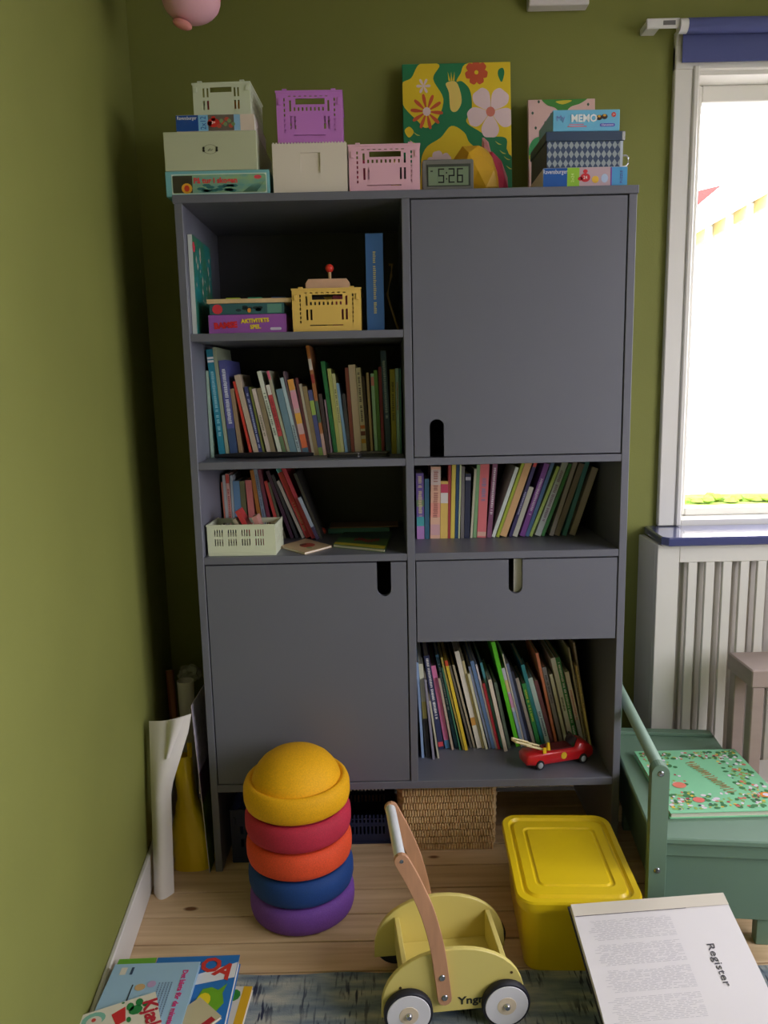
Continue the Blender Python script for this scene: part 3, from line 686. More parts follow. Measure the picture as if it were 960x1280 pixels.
# game box at the left
r, w, h = pbox('game_box', 'teal forest board game box at the left end of cabinet top', 'game box', 207, 337, 213, 246, .02, .3, None, zb=ZT0)
m_t = mat((120, 184, 190), .4); printed_box(r, w, h, .29, m_t)
fprint(r, (214, 228, 216), [(-w/2+.016, w/2-.007, .006, h-.008)]); 
MB().prism(rrect(-w/2+.018, w/2-.009, .008, h-.010, .006), -.0009, -.0006, 'y').build('print', mat((104, 160, 156), .4, col2=(150, 184, 130), vscale=(25, 25, 60)), r)
fprint(r, (64, 62, 48), [(-w/2+.019, -w/2+.07, .009, h-.012)], y=-.0011)
fdisc(r, (232, 170, 50), [(-w/2+.055, .02, .014, .013)], -.0013); fdisc(r, (206, 60, 40), [(-w/2+.055, .02, .007, .008)], -.0015)
rg = random.Random(4)
fdisc(r, (52, 116, 116), [(rg.uniform(-.05, .05), rg.uniform(.012, .028), .012, .004) for _ in range(14)], -.0012, n=6)
b = MB()
for k in range(9): b.flat([(w/2-.07+k*.004, -.0013, .009), (w/2-.067+k*.004, -.0013, .009), (w/2-.04+k*.0035, -.0013, .03+k*.0008)])
b.build('leaf_print', mat((40, 90, 80), .4), r)
ftext(r, (226, 70, 76), 'På tur i skogen', .019, -.005, h*.60, y=-.0016, bold=.0006)
fdisc(r, (226, 80, 90), [(w/2-.03, h-.018, .010, .005)], -.0013)
z1 = ZT0+h
# sage storage box
r, w, h = pbox('storage_box', 'sage green cardboard storage box with oval emblem', 'box', 205, 321, 164, 215, .02, .3, None, zb=z1+.0004)
m_s = mat((188, 194, 162), .55); printed_box(r, w, h, .29, m_s)
b = MB()
for k in range(28):
    a = 2*math.pi*k/28; c = 2*math.pi*(k+1)/28
    b.flat([(.018*math.cos(a), -.0008, h*.54+.0115*math.sin(a)), (.018*math.cos(c), -.0008, h*.54+.0115*math.sin(c)), (.0172*math.cos(c), -.0008, h*.54+.0108*math.sin(c)), (.0172*math.cos(a), -.0008, h*.54+.0108*math.sin(a))])
b.build('emblem_print', mat((70, 74, 60), .5), r)
fdisc(r, (30, 32, 28), [(s*.017, h*.54+t, .0028, .0034) for s in (-1, 1) for t in (-.003, .003)], -.0012, 'emblem_print')
b = MB(); b.tube([(-.006, -.0008, h*.50), (0, -.0008, h*.56), (.002, -.0008, h*.5), (.007, -.0008, h*.54)], .0005, 4); b.build('emblem_print', mat((70, 74, 60), .5), r)
z1 = z1+.0004+h
# jigsaw box
def jigsaw(label, u0, u1, vt, vb, zb, bands, txt):
    r, w, h = pbox('jigsaw_box', label, 'jigsaw box', u0, u1, vt, vb, .022, .2, None, zb=zb)
    printed_box(r, w, h, .2, mat((228, 224, 214), .45))
    for a, c, col in bands: fprint(r, col, [(-w/2+w*a, -w/2+w*c, .001, h-.001)])
    ftext(r, (236, 238, 244), 'Ravensburger', h*.3, -w/2+w*.14, h*.8, sx=.75)
    return r, w, h
r, w, h = jigsaw('jigsaw puzzle box with dark blue end on the sage box', 220, 318, 143, 163, z1+.0004, [(0, .285, (24, 74, 150)), (.285, .41, (130, 190, 228)), (.41, .74, (104, 96, 88)), (.74, .82, (140, 186, 220)), (.82, 1, (222, 206, 190))], '2x12')
ftext(r, (30, 90, 170), '2x12', h*.5, -w/2+w*.35, h*.5, rot=90, sx=.8)
fdisc(r, (206, 48, 44), [(-w/2+w*.48, h*.5, .016, .011), (-w/2+w*.48, h*.75, .006, .006), (-w/2+w*.43, h*.45, .006, .006)], -.0012); ftext(r, (240, 236, 230), '3+', .010, -w/2+w*.48, h*.5, y=-.0016)
fdisc(r, (190, 80, 60), [(-w/2+w*(.55+.05*k), h*(.3+.2*(k % 3)), .006, .005) for k in range(4)], -.0013); fdisc(r, (120, 150, 100), [(-w/2+w*(.58+.05*k), h*(.6-.2*(k % 2)), .005, .005) for k in range(4)], -.0014)
z1 = z1+.0004+h
def small_crate_holes(w, h, handle=True, low=4):
    H = [(w*.29, w*.735, h*.737, h*.853)]
    H += [(w*(.26+.062*k), w*(.286+.062*k), h*.615, h*.69) for k in range(8)]
    H += [(w*.195, w*.225, h*.607, h*.82), (w*.775, w*.805, h*.607, h*.82)]
    H += [(w*a, w*(a+.03), h*.27, h*.516) for a in (.2, .26, .715, .775)]
    H += [(w*.25, w*.735, h*.137, h*.16), (w*.1, w*.165, 0., h*.035), (w*.835, w*.9, 0., h*.035)]
    H += [(w*(.18+.08*k), w*(.22+.08*k), h*.885, h*.905) for k in range(8)]
    H += [(w*x, w*(x+.022), h*(.2+.1*k), h*(.262+.1*k)) for x in (.108, .87) for k in range(7)]
    return H
def side_holes(d, h): return [(d*(.1+.1*k), d*(.16+.1*k), h*a, h*c) for k in range(8) for a, c in ((.3, .5), (.6, .8))]
a, c = on(241, 123, 1, .03), on(313, 123, 1, .03); w = c.x-a.x; hh = on(277, 103, 1, .03).z-z1
H = [(w*.3, w*.68, hh*.7, hh*.86)]+[(w*x, w*(x+.035), hh*z_, hh*(z_+.28)) for x in (.17, .24, .715, .775) for z_ in (.18, .56)]
crate('plastic_crate', 'small pale mint crate on the jigsaw box', ((a.x+c.x)/2, .03, z1+.0004), w, .17, hh, mat((206, 214, 188), .45), H, side_holes(.165, hh), rz=math.radians(-2))
tag(MB().box(-.0, .03, 0, .05, 0, .045, bev=.002).build('toy_block', mat((196, 60, 70), .5), loc=((a.x+c.x)/2-.045, .06, z1+.0055)), 'red toy block inside the pale mint crate', 'toy block')
tag(MB().box(-.0, .03, 0, .05, 0, .04, bev=.002).build('toy_block', mat((226, 160, 50), .5), loc=((a.x+c.x)/2+.02, .06, z1+.0055)), 'orange toy block inside the pale mint crate', 'toy block')
# white box with a square recess, purple crate on top
r, w, h = pbox('storage_box', 'white box with a square recess and toothed top edge', 'box', 341, 434, 179, 242, .02, .2, None, zb=ZT0)
m_wb = mat((222, 213, 198), .5)
MB().plate(w, h, .004, [(w*.375, w*.64, h*.42, h*.82)], M=T((-w/2, 0, 0))).build('front_wall', m_wb, r)
MB().box(-w/2, w/2, .0042, .2, 0, h, bev=.001).build('box_body', m_wb, r)
b = MB()
for k in range(24): b.box(-w/2+w*(k+.2)/24, -w/2+w*(k+.7)/24, .0005, .0035, h, h+.003)
b.build('toothed_edge', m_wb, r)
z1 = ZT0+h+.0034
a, c = on(346, 145, 1, .03), on(428, 145, 1, .03); w = c.x-a.x; hh = on(387, 113, 1, .03).z-z1
crate('plastic_crate', 'lilac plastic crate on the white box', ((a.x+c.x)/2, .03, z1), w, .19, hh, mat((196, 124, 206), .42), small_crate_holes(w, hh), side_holes(.185, hh), rz=math.radians(1.5))
a, c = on(434.5, 210, 1, .02), on(525, 210, 1, .02); w = c.x-a.x; hh = on(480, 180, 1, .02).z-ZT0
crate('plastic_crate', 'pale pink plastic crate between white box and clock', ((a.x+c.x)/2+.0015, .02, ZT0), w-.004, .2, hh, mat((226, 178, 194), .42), small_crate_holes(w-.004, hh), side_holes(.195, hh))
px0 = (a.x+c.x)/2
for k, (col, nm, dx) in enumerate((((190, 50, 90), 'crimson', -.06), ((226, 196, 120), 'cream', .03), ((60, 70, 70), 'dark grey', .055))):
    tag(MB().box(0, .022, 0, .05, 0, .085, bev=.003).build('toy_block', mat(col, .5), loc=(px0+dx-.011, .05, ZT0+.0047)), f'{nm} toy block inside the pale pink crate', 'toy block')
# clock
r, w, h = pbox('digital_clock', 'grey digital clock with lcd screen in front of the floral canvas', 'clock', 528, 592, 199, 238, .03, .03, None, zb=ZT0)
MB().prism(rrect(-w/2, w/2, 0, h, .006), 0, .028, 'y', bev=.002).build('clock_body', mat((108, 108, 102), .5), r)
MB().box(-w/2+.012, w/2-.008, -.0012, .0, .014, h-.012).build('bezel', mat((58, 64, 56), .4), r)
MB().box(-w/2+.0155, w/2-.0135, -.0018, -.0012, .016, h-.019).build('lcd_screen', mat((120, 138, 112), .25), r)
SEG = {'5': 'afgcd', '2': 'abged', '6': 'afgedc'}
b = MB(); dh = .036; dw = .016; tk = .0034
for ch, cx in (('5', -.018), ('2', .009), ('6', .031)):
    x0, x1, zb_, zm, zt_ = cx-dw/2, cx+dw/2, .022, .022+dh/2, .022+dh
    S = {'a': (x0, x1, zt_-tk, zt_), 'g': (x0, x1, zm-tk/2, zm+tk/2), 'd': (x0, x1, zb_, zb_+tk), 'f': (x0, x0+tk, zm, zt_), 'b': (x1-tk, x1, zm, zt_), 'e': (x0, x0+tk, zb_, zm), 'c': (x1-tk, x1, zb_, zm)}
    for s in SEG[ch]: quadf(b, *S[s], -.0021)
quadf(b, -.0055, -.0025, .030, .034, -.0021); quadf(b, -.0055, -.0025, .045, .049, -.0021); quadf(b, -w/2+.021, -w/2+.027, .05, .053, -.0021)
b.build('digits', mat((24, 30, 26), .4), r)
# floral canvas
yv = .375
cz = ZT0; A0 = on(504, 150, 1, yv).x; A1 = on(640.5, 150, 1, yv).x; Hc = on(572, 75, 1, yv+.03).z-cz; w = A1-A0
art = thing('canvas_painting', 'yellow and green floral canvas leaning on the wall behind the clock', 'painting', ((A0+A1)/2, .36, cz), rot=(math.radians(-7), 0, 0))
m_gc = mat((34, 130, 84), .6)
MB().box(-w/2, w/2, 0, .018, 0, Hc, bev=.0015).build('canvas', m_gc, art)
def aq(X, Y):   # zoomed-photo coordinates to the canvas plane
    return (-w/2+w*(X-85)/770, Hc*(1150-Y)/1010)
def blob(par, col, pts, lay, name='painted_shape', sm=True, conv=aq, hw=None, H=None):
    P = [conv(*p) for p in pts]; P = smooth_closed(P, 5) if sm else P
    hw = hw or w/2-.0006; H = H or Hc-.0006
    P = [(min(hw, max(-hw, x)), min(H, max(.001, z))) for x, z in P]
    b = MB(); b.flat([(x, -.0003-.0003*lay, z) for x, z in P]); bmesh.ops.triangulate(b.bm, faces=b.bm.faces[:]); return b.build(name, mat(col, .6), par)
YEL = (240, 208, 40); GRN = (34, 130, 84); WHT = (240, 214, 216); RED = (214, 92, 56)
blob(art, YEL, [(215, 140), (350, 150), (305, 240), (375, 370), (330, 500), (250, 555), (190, 510), (85, 400), (80, 270), (150, 230)], 1)
blob(art, YEL, [(500, 210), (560, 140), (860, 130), (862, 740), (810, 690), (700, 625), (620, 580), (535, 520), (575, 440), (565, 320), (510, 260), (470, 260)], 1)
blob(art, YEL, [(430, 545), (520, 590), (560, 660), (680, 740), (760, 800), (700, 1150), (240, 1150), (205, 830), (240, 690), (350, 620)], 1)
blob(art, (238, 210, 110), [(395, 270), (470, 265), (505, 380), (470, 450), (425, 440), (415, 330)], 1)
blob(art, YEL, [(95, 570), (130, 545), (160, 580), (125, 615)], 1)
blob(art, GRN, [(690, 640), (760, 622), (820, 640), (820, 720), (865, 770), (865, 900), (780, 900), (740, 760)], 2)
blob(art, GRN, [(770, 190), (800, 180), (810, 215), (790, 270), (765, 225)], 2)
def flower(par, cx, cy, n, rin, rout, wd, col, ccol, rc, lay, a0=0, conv=aq, **k):
    for i in range(n):
        a = a0+2*math.pi*i/n; ca, sa = math.cos(a), math.sin(a)
        pts = [(cx+ca*d-sa*o, cy+sa*d+ca*o) for d, o in ((rin, -wd*.25), ((rin+rout)*.55, -wd), (rout*.96, -wd*.7), (rout, 0), (rout*.96, wd*.7), ((rin+rout)*.55, wd), (rin, wd*.25))]
        blob(par, col, pts, lay, 'painted_petal', conv=conv, **k)
    blob(par, ccol, [(cx+rc*math.cos(2*math.pi*i/8), cy+rc*math.sin(2*math.pi*i/8)) for i in range(8)], lay+1, 'painted_flower_center', conv=conv, **k)
flower(art, 708, 460, 5, 25, 165, 62, WHT, (222, 130, 110), 32, 3, .35)
flower(art, 255, 450, 10, 25, 115, 12, RED, WHT, 28, 3, .1)
flower(art, 612, 205, 7, 10, 80, 26, RED, YEL, 14, 3, .2)
flower(art, 235, 285, 6, 6, 50, 9, WHT, WHT, 8, 3)
flower(art, 340, 800, 6, 15, 95, 36, WHT, (222, 120, 110), 24, 3, .3)
for X, Y in ((760, 660), (790, 720), (820, 760), (835, 820), (180, 590), (150, 640), (120, 660)): blob(art, (206, 204, 90), [(X-22, Y-10), (X, Y+4), (X+24, Y+14), (X, Y+12)], 4)
for X in (420, 435, 450): blob(art, YEL, [(X-6, 255), (X+(X-435)*.6-2, 195), (X+6, 255)], 2, sm=False)
# second canvas: pink with a tree
A0 = on(661.5, 180, 1, yv).x; A1 = on(745.5, 180, 1, yv).x; H2 = on(703, 122, 1, yv+.02).z-cz; w2_ = A1-A0
art2 = thing('canvas_painting', 'pink canvas with a green tree leaning on the wall', 'painting', ((A0+A1)/2, .365, cz), rot=(math.radians(-6), 0, 0))
MB().box(-w2_/2, w2_/2, 0, .016, 0, H2, bev=.0012).build('canvas', mat((228, 190, 184), .6), art2)
def aq2(X, Y): return (-w2_/2+w2_*(X-115)/450, H2*(830-Y)/660)
K2 = dict(conv=aq2, hw=w2_/2-.0006, H=H2-.0006)
blob(art2, (70, 140, 60), [(225, 160), (500, 160), (470, 195), (400, 215), (345, 260), (300, 220), (240, 200)], 1, **K2)
blob(art2, (214, 200, 60), [(300, 185), (350, 178), (410, 180), (350, 200)], 2, **K2)
blob(art2, (60, 150, 90), [(118, 440), (150, 390), (205, 380), (190, 440), (150, 470), (120, 500)], 1, **K2); blob(art2, (180, 180, 60), [(120, 480), (190, 450), (170, 500), (125, 505)], 2, **K2)
for X, Y in ((145, 245), (165, 328), (230, 300), (270, 255), (435, 243), (518, 203), (187, 183)): blob(art2, (70, 100, 80), [(X-8, Y), (X, Y-9), (X+8, Y), (X, Y+9)], 2, **K2)
# crumpled gift bag between the clock and the canvas
gb = thing('gift_bag', 'crumpled yellow and pink foil bag behind the clock', 'bag', (0, 0, 0))
g0 = on(604, 238, 1, .16); rr = random.Random(21)
def crumple(cx, cy, z0, rx, ry, h, col, name, seed, par, tilt=0., k0=.16):
    rr = random.Random(seed); bmx = bmesh.new(); bmesh.ops.create_icosphere(bmx, subdivisions=2, radius=1)
    for v in bmx.verts:
        k = 1+rr.uniform(-k0, k0); z = max(0., z0*0+h*.5+v.co.z*h*.5*k); v.co = Vector((cx+v.co.x*rx*k+tilt*z, cy+v.co.y*ry*k, z0+z))
    b = MB(); b.add(bmx); return b.build(name, mat(col, .35), par)
crumple(g0.x-.012, .17, ZT0, .066, .055, .15, (226, 176, 40), 'bag_body', 2, gb, tilt=-.1)
crumple(g0.x+.052, .185, ZT0, .032, .05, .135, (206, 56, 96), 'bag_side', 6, gb, tilt=-.25)
crumple(g0.x+.02, .19, ZT0+.11, .012, .012, .07, (232, 160, 170), 'bag_tie', 8, gb, tilt=-.2)
# right stack
r, w, h = jigsaw('jigsaw puzzle box with lime panel under the argyle box', 679, 784, 209, 234, ZT0, [(0, .285, (28, 90, 170)), (.285, .43, (150, 200, 60)), (.43, .8, (196, 170, 180)), (.8, 1, (80, 160, 214))], '')
fdisc(r, (214, 50, 60), [(-w/2+w*.5, h*.5, .013, .011), (-w/2+w*.5, h*.8, .006, .005), (-w/2+w*.44, h*.45, .006, .005)], -.0012); ftext(r, (240, 236, 230), '24', .011, -w/2+w*.5, h*.5, y=-.0016)
fdisc(r, (236, 190, 70), [(-w/2+w*.62, h*.4, .009, .009)], -.0012); fdisc(r, (180, 200, 230), [(-w/2+w*.73, h*.45, .009, .011)], -.0012); fprint(r, (130, 70, 160), [(-w/2+w*.80, -w/2+w*.815, .002, h-.002)], y=-.0012); ftext(r, (90, 60, 160), 'PUZZLE', .009, -w/2+w*.93, h*.5, rot=90)
ftext(r, (220, 240, 150), '2x24', .011, -w/2+w*.35, h*.5, rot=90)
z1 = ZT0+h
r, w, h = pbox('storage_box', 'dark blue box with grey diamond pattern and lid', 'box', 682, 781, 164, 213, .03, .2, None, zb=z1+.0004, rz=math.radians(2))
m_nb = mat((56, 74, 104), .5)
MB().box(-w/2+.003, w/2-.003, .003, .18, 0, h*.74, bev=.001).build('box_body', m_nb, r)
b = MB(); nc, nr_ = 14, 3
for i in range(nc):
    for j in range(nr_):
        x = -w/2+.003+(w-.006)*(i+.5)/nc; z = h*.74*(j+.55)/nr_; dx = (w-.006)/nc*.47; dz = h*.74/nr_*.47
        b.flat([(x-dx, .0024, z), (x, .0024, z-dz), (x+dx, .0024, z), (x, .0024, z+dz)])
b.build('diamond_print', mat((150, 162, 168), .5), r)
MB().box(-w/2, w/2, 0, .183, h*.742, h, bev=.0012).build('lid', mat((52, 72, 98), .45), r)
MB().box(w/2-.007, w/2+.001, -.0012, -.0002, h*.745, h-.002).build('lit_edge_strip', mat((210, 214, 220), .25, metal=.7), r)  # pale strip paints window light on the lid's right edge
MB().box(w/2-.010, w/2-.0032, .0018, .0028, 0, h*.735).build('lit_edge_strip', mat((196, 206, 220), .3, metal=.4), r)  # the same painted light continued down the body's right edge
MB().tube([(w/2-.003, .03, h*.42), (w/2+.016, .03, h*.42), (w/2+.021, .03, h*.36), (w/2+.021, .03, h*.2), (w/2+.015, .03, h*.12), (w/2-.003, .03, h*.12)], .0022, 8).build('handle', mat((206, 210, 210), .2, metal=.5), r, smooth=True)
z1 = z1+.0004+h
r, w, h = pbox('game_box', 'light blue memory game box on the diamond box', 'game box', 691, 775, 137, 163, .03, .2, None, zb=z1+.0004, rz=math.radians(1.5))
printed_box(r, w, h, .16, mat((110, 186, 222), .4))
ftext(r, (240, 244, 246), 'MEMO', .025, -.006, h*.58, bold=.0007, sx=.95); ftext(r, (120, 130, 200), 'My', .019, -w/2+.02, h*.6, rot=6)
fprint(r, (214, 120, 140), [(-w/2+.038, -w/2+.088, .010, .0125), (-w/2+.042, -w/2+.08, .015, .017)])
fdisc(r, (60, 46, 40), [(.033, h*.62, .008, .0065), (.047, h*.66, .008, .0065)]); fdisc(r, (220, 170, 60), [(.033, h*.68, .004, .003), (.047, h*.72, .004, .003)], -.001); fdisc(r, (206, 60, 60), [(w/2-.016, h*.75, .006, .006)])
MB().prism(rrect(.035, w/2-.012, .010, .018, .004), -.0008, -.0005, 'y').build('print', mat((90, 90, 190), .4), r); ftext(r, (236, 236, 244), 'Clementoni', .0065, (.035+w/2-.012)/2, .014)
ftext(r, (240, 240, 240), '3+', .007, w/2-.016, h*.75, y=-.0013)
# things higher up
q = on(240, 0, 1, .1)
pl_ = thing('plush_toy', 'round pink plush toy hanging near the corner', 'toy', (q.x-.002, .1, q.z+.0))
bmx = bmesh.new(); bmesh.ops.create_uvsphere(bmx, u_segments=28, v_segments=18, radius=1)
for v in bmx.verts: v.co = Vector((v.co.x*.075, v.co.y*.07, v.co.z*(.055 if v.co.z < 0 else .09)+.0))
b = MB(); b.add(bmx); b.build('body', mat((240, 186, 200), .9, bump=.2, bscale=300), pl_, smooth=True)
bmx = bmesh.new(); bmesh.ops.create_uvsphere(bmx, u_segments=20, v_segments=12, radius=1)
for v in bmx.verts: v.co = Matrix.Rotation(math.radians(20), 3, 'Y')@Vector((v.co.x*.026, v.co.y*.016, v.co.z*.012))+Vector((-.022, -.02, -.066))
b = MB(); b.add(bmx); b.build('foot', mat((226, 150, 144), .9), pl_, smooth=True)
b = MB(); rows = []
for j in range(6):
    for_z = -.012+.012*j; rows.append([(.0765*math.cos(a)*math.sqrt(max(0, 1-(for_z/(.055 if for_z < 0 else .09))**2)), .0715*math.sin(a)*math.sqrt(max(0, 1-(for_z/(.055 if for_z < 0 else .09))**2)), for_z+.012*math.cos(a*3)) for a in [math.radians(d) for d in range(-80, 41, 8)]])
b.grid_surface(rows, thick=.0008); b.build('patch', mat((214, 84, 110), .85), pl_, smooth=True)
b = MB(); b.tube([(0, 0, .088), (0, 0, ZC-pl_.location.z)], .0012, 6); b.build('cord', mat((220, 210, 200), .7), pl_)
a, c = on(660, 10, 1, YB-.03), on(735, 10, 1, YB-.03)
wb = thing('wall_fitting', 'white box-shaped fitting high on the green wall', 'wall fitting', ((a.x+c.x)/2, 0, a.z))
MB().box(-(c.x-a.x)/2, (c.x-a.x)/2, YB-.045, YB-.004, 0, .11, bev=.003).build('housing', mat((226, 222, 224), .45), wb)
MB().box(-(c.x-a.x)/2+.01, (c.x-a.x)/2-.01, YB-.004, YB, .01, .1).build('back_plate', mat((206, 204, 204), .5), wb)
# ================================================================== UPPER LEFT BAY
ZA = ZS1+.0003; YA = .035
tb = thing('picture_book', 'teal picture book leaning on the inner left side of the top bay', 'book', (-.578, .03, ZA), rot=(0, math.radians(-1.0), 0))
b0 = on(243, 416, 1, .03); t0 = on(236, 293, 1, .03); hb = t0.z-ZA
tb.location = (b0.x-.004+max(0., -.578-min(b0.x, t0.x)+.004), .03, ZA); tb.rotation_euler = (0, math.atan2(t0.x+.0-b0.x, hb), 0)
MB().box(-.0, .0015, 0, .215, 0, hb).build('back_cover', mat((120, 160, 160), .4), tb); MB().box(.0106, .012, 0, .215, 0, hb).build('front_cover', mat((30, 126, 128), .35, col2=(60, 110, 60), vscale=(14, 14, 14)), tb)
MB().box(.0001, .0119, -.001, 0, 0, hb).build('spine', mat((196, 204, 198), .4), tb); MB().box(.0016, .0105, .0005, .21, .002, hb-.002).build('page_block', mat((220, 214, 200), .8), tb)
b = MB(); rg = random.Random(2)
for k in range(22):
    y, z = rg.uniform(.02, .19), rg.uniform(.05, hb-.03); s = rg.uniform(.003, .009); b.flat([(.0123, y-s, z), (.0123, y, z-s*1.6), (.0123, y+s, z), (.0123, y, z+s*1.6)])
tag(b.build('cover_print', mat((196, 180, 160), .5), tb), kind='stuff'); b = MB(); b.flat([(.0124, .012+.014*math.cos(k*.6), hb-.03+.014*math.sin(k*.6)) for k in range(10)]); b.build('cover_print', mat((214, 60, 80), .5), tb)
r, w, h = pbox('game_box', 'purple activity game box in the top left bay', 'game box', 260.5, 358, 393, 414, YA, .2, None, zb=ZA)
printed_box(r, w, h, .2, mat((150, 84, 168), .4))
ftext(r, (206, 36, 48), 'BAMSE', .021, -w/2+w*.22, h*.44, bold=.0013, rot=3); ftext(r, (232, 208, 50), 'AKTIVITETS', .0145, -w/2+w*.60, h*.66, bold=.0007, rot=2); ftext(r, (232, 208, 50), 'SPEL', .0145, -w/2+w*.60, h*.34, bold=.0007, rot=2)
MB().prism(rrect(w/2-.044, w/2-.014, .008, .015, .003), -.0008, -.0005, 'y').build('print', mat((214, 206, 220), .5), r)
z1 = ZA+h
r, w, h = pbox('game_box', 'dark teal game box on the purple game box', 'game box', 261.5, 355, 379, 393, YA+.002, .2, None, zb=z1+.0004)
printed_box(r, w, h, .19, mat((50, 96, 100), .4)); fprint(r, (90, 140, 126), [(w/2-.045, w/2-.006, .003, h-.003)])
fdisc(r, (206, 52, 66), [(-w/2+.022, h*.5, .014, h*.44)]); fdisc(r, (24, 44, 54), [(rg.uniform(-.05, .04), h*rg.uniform(.3, .7), .008, .004) for _ in range(10)], n=7); fdisc(r, (220, 140, 50), [(.007, h*.35, .005, .006)], -.001)
z1 = z1+.0004+h
r, w, h = pbox('puzzle_board', 'wooden peg puzzle board on the stacked game boxes', 'puzzle', 258, 364.5, 373, 379, YA, .2, None, zb=z1+.0004)
MB().box(-w/2, w/2, 0, .2, 0, h, bev=.001).build('board', mat((206, 178, 132), .5, var=.08, vscale=(40, 8, 40)), r)
for k, (col, fx) in enumerate((((166, 196, 40), .30), ((50, 170, 130), .56), ((60, 90, 150), .84))):
    MB().box(-w/2+w*(fx-.09), -w/2+w*(fx+.08), .02, .06, h, h+.005, bev=.001).build('puzzle_piece', mat(col, .4), r)
a, c = on(365.5, 390, 1, YA-.01), on(451.5, 390, 1, YA-.01); w = c.x-a.x; hh = on(408, 360, 1, YA-.01).z-ZA
crate('plastic_crate', 'mustard yellow plastic crate in the top left bay', ((a.x+c.x)/2, YA-.01, ZA), w, .2, hh, mat((222, 186, 96), .42), small_crate_holes(w, hh), side_holes(.195, hh))
xc = (a.x+c.x)/2
tag(MB().box(0, .05, 0, .08, 0, hh-.02, bev=.004).build('toy_block', mat((196, 90, 130), .5), loc=(xc+.012, YA+.03, ZA+.0047)), 'pink toy block inside the mustard crate', 'toy block')
tag(MB().box(0, .05, 0, .08, 0, hh-.022, bev=.004).build('toy_block', mat((50, 46, 44), .5), loc=(xc-.058, YA+.03, ZA+.0047)), 'dark toy block inside the mustard crate', 'toy block')
wt = thing('wooden_toy', 'wooden toy with a red ball peg on the mustard crate', 'toy', (xc+.002, YA+.02, ZA+hh+.0002))
q0, q1 = on(381, 353, 1, YA), on(437, 353, 1, YA); ww = q1.x-q0.x; hz = on(408, 347, 1, YA).z-(ZA+hh)
MB().prism([(-ww/2, 0), (ww/2, 0), (ww/2, hz*.6), (ww/2-.008, hz), (-ww/2+.008, hz), (-ww/2, hz*.6)], 0, .0995, 'y', bev=.002).build('block', mat((214, 172, 140), .5, var=.06, vscale=(30, 8, 30)), wt)
MB().box(-ww/2-.03, ww/2+.03, .1, .11, .0, .006).build('cross_bar', mat((214, 172, 140), .5), wt)
zz = on(410, 335, 1, YA+.03).z-wt.location.z
MB().tube([(.005, .03, hz), (.005, .03, zz)], .0045, 10).build('peg', mat((214, 180, 130), .5), wt)
bmx = bmesh.new(); bmesh.ops.create_uvsphere(bmx, u_segments=20, v_segments=14, radius=.0115); bmesh.ops.translate(bmx, verts=bmx.verts, vec=(.005, .03, zz+.002)); b = MB(); b.add(bmx); b.build('ball', mat((226, 58, 44), .35), wt, smooth=True)
def thick_book(label, u0, u1, vt, vb, y, zb, col, depth):
    r, w, h = pbox('book', label, 'book', u0, u1, vt, vb, y, depth, None, zb=zb)
    m = mat(col, .55, bump=.15, bscale=300)
    MB().box(-w/2, -w/2+.003, .002, depth, 0, h).build('back_cover', m, r); MB().box(w/2-.003, w/2, .002, depth, 0, h).build('front_cover', m, r)
    MB().box(-w/2, w/2, 0, .0018, 0, h, bev=.0008).build('spine', m, r); MB().box(-w/2+.0032, w/2-.0032, .003, depth-.004, .003, h-.003).build('page_block', mat((206, 196, 170), .8), r)
    return r, w, h
r, w, h = thick_book('thick blue hardcover book with gold spine lettering, top left bay', 457.5, 479.5, 291.5, 411, YA, ZA, (48, 92, 142), .2)
b = MB(); rg2 = random.Random(5); zz = h*.18
while zz < h*.84:
    b.box(-.004, .004*rg2.uniform(.5, 1), -.0006, -.0002, zz, zz+.003); zz += .0052 if rg2.random() > .12 else .011
b.build('spine_lettering', mat((170, 160, 100), .4), r)
st_ = thing('leather_strap', 'thin brown strap propped beside the blue book', 'strap', (0, 0, 0))
sp_ = [on(u, v, 1, YA+.03) for u, v in ((486, 331), (490, 330), (489, 345), (484, 368), (489, 385), (498, 410))]
sp_[-1].z = ZA+.002
MB().tube(sp_, [.004, .004, .0035, .003, .003, .003], 8).build('strap', mat((110, 88, 48), .6), st_)
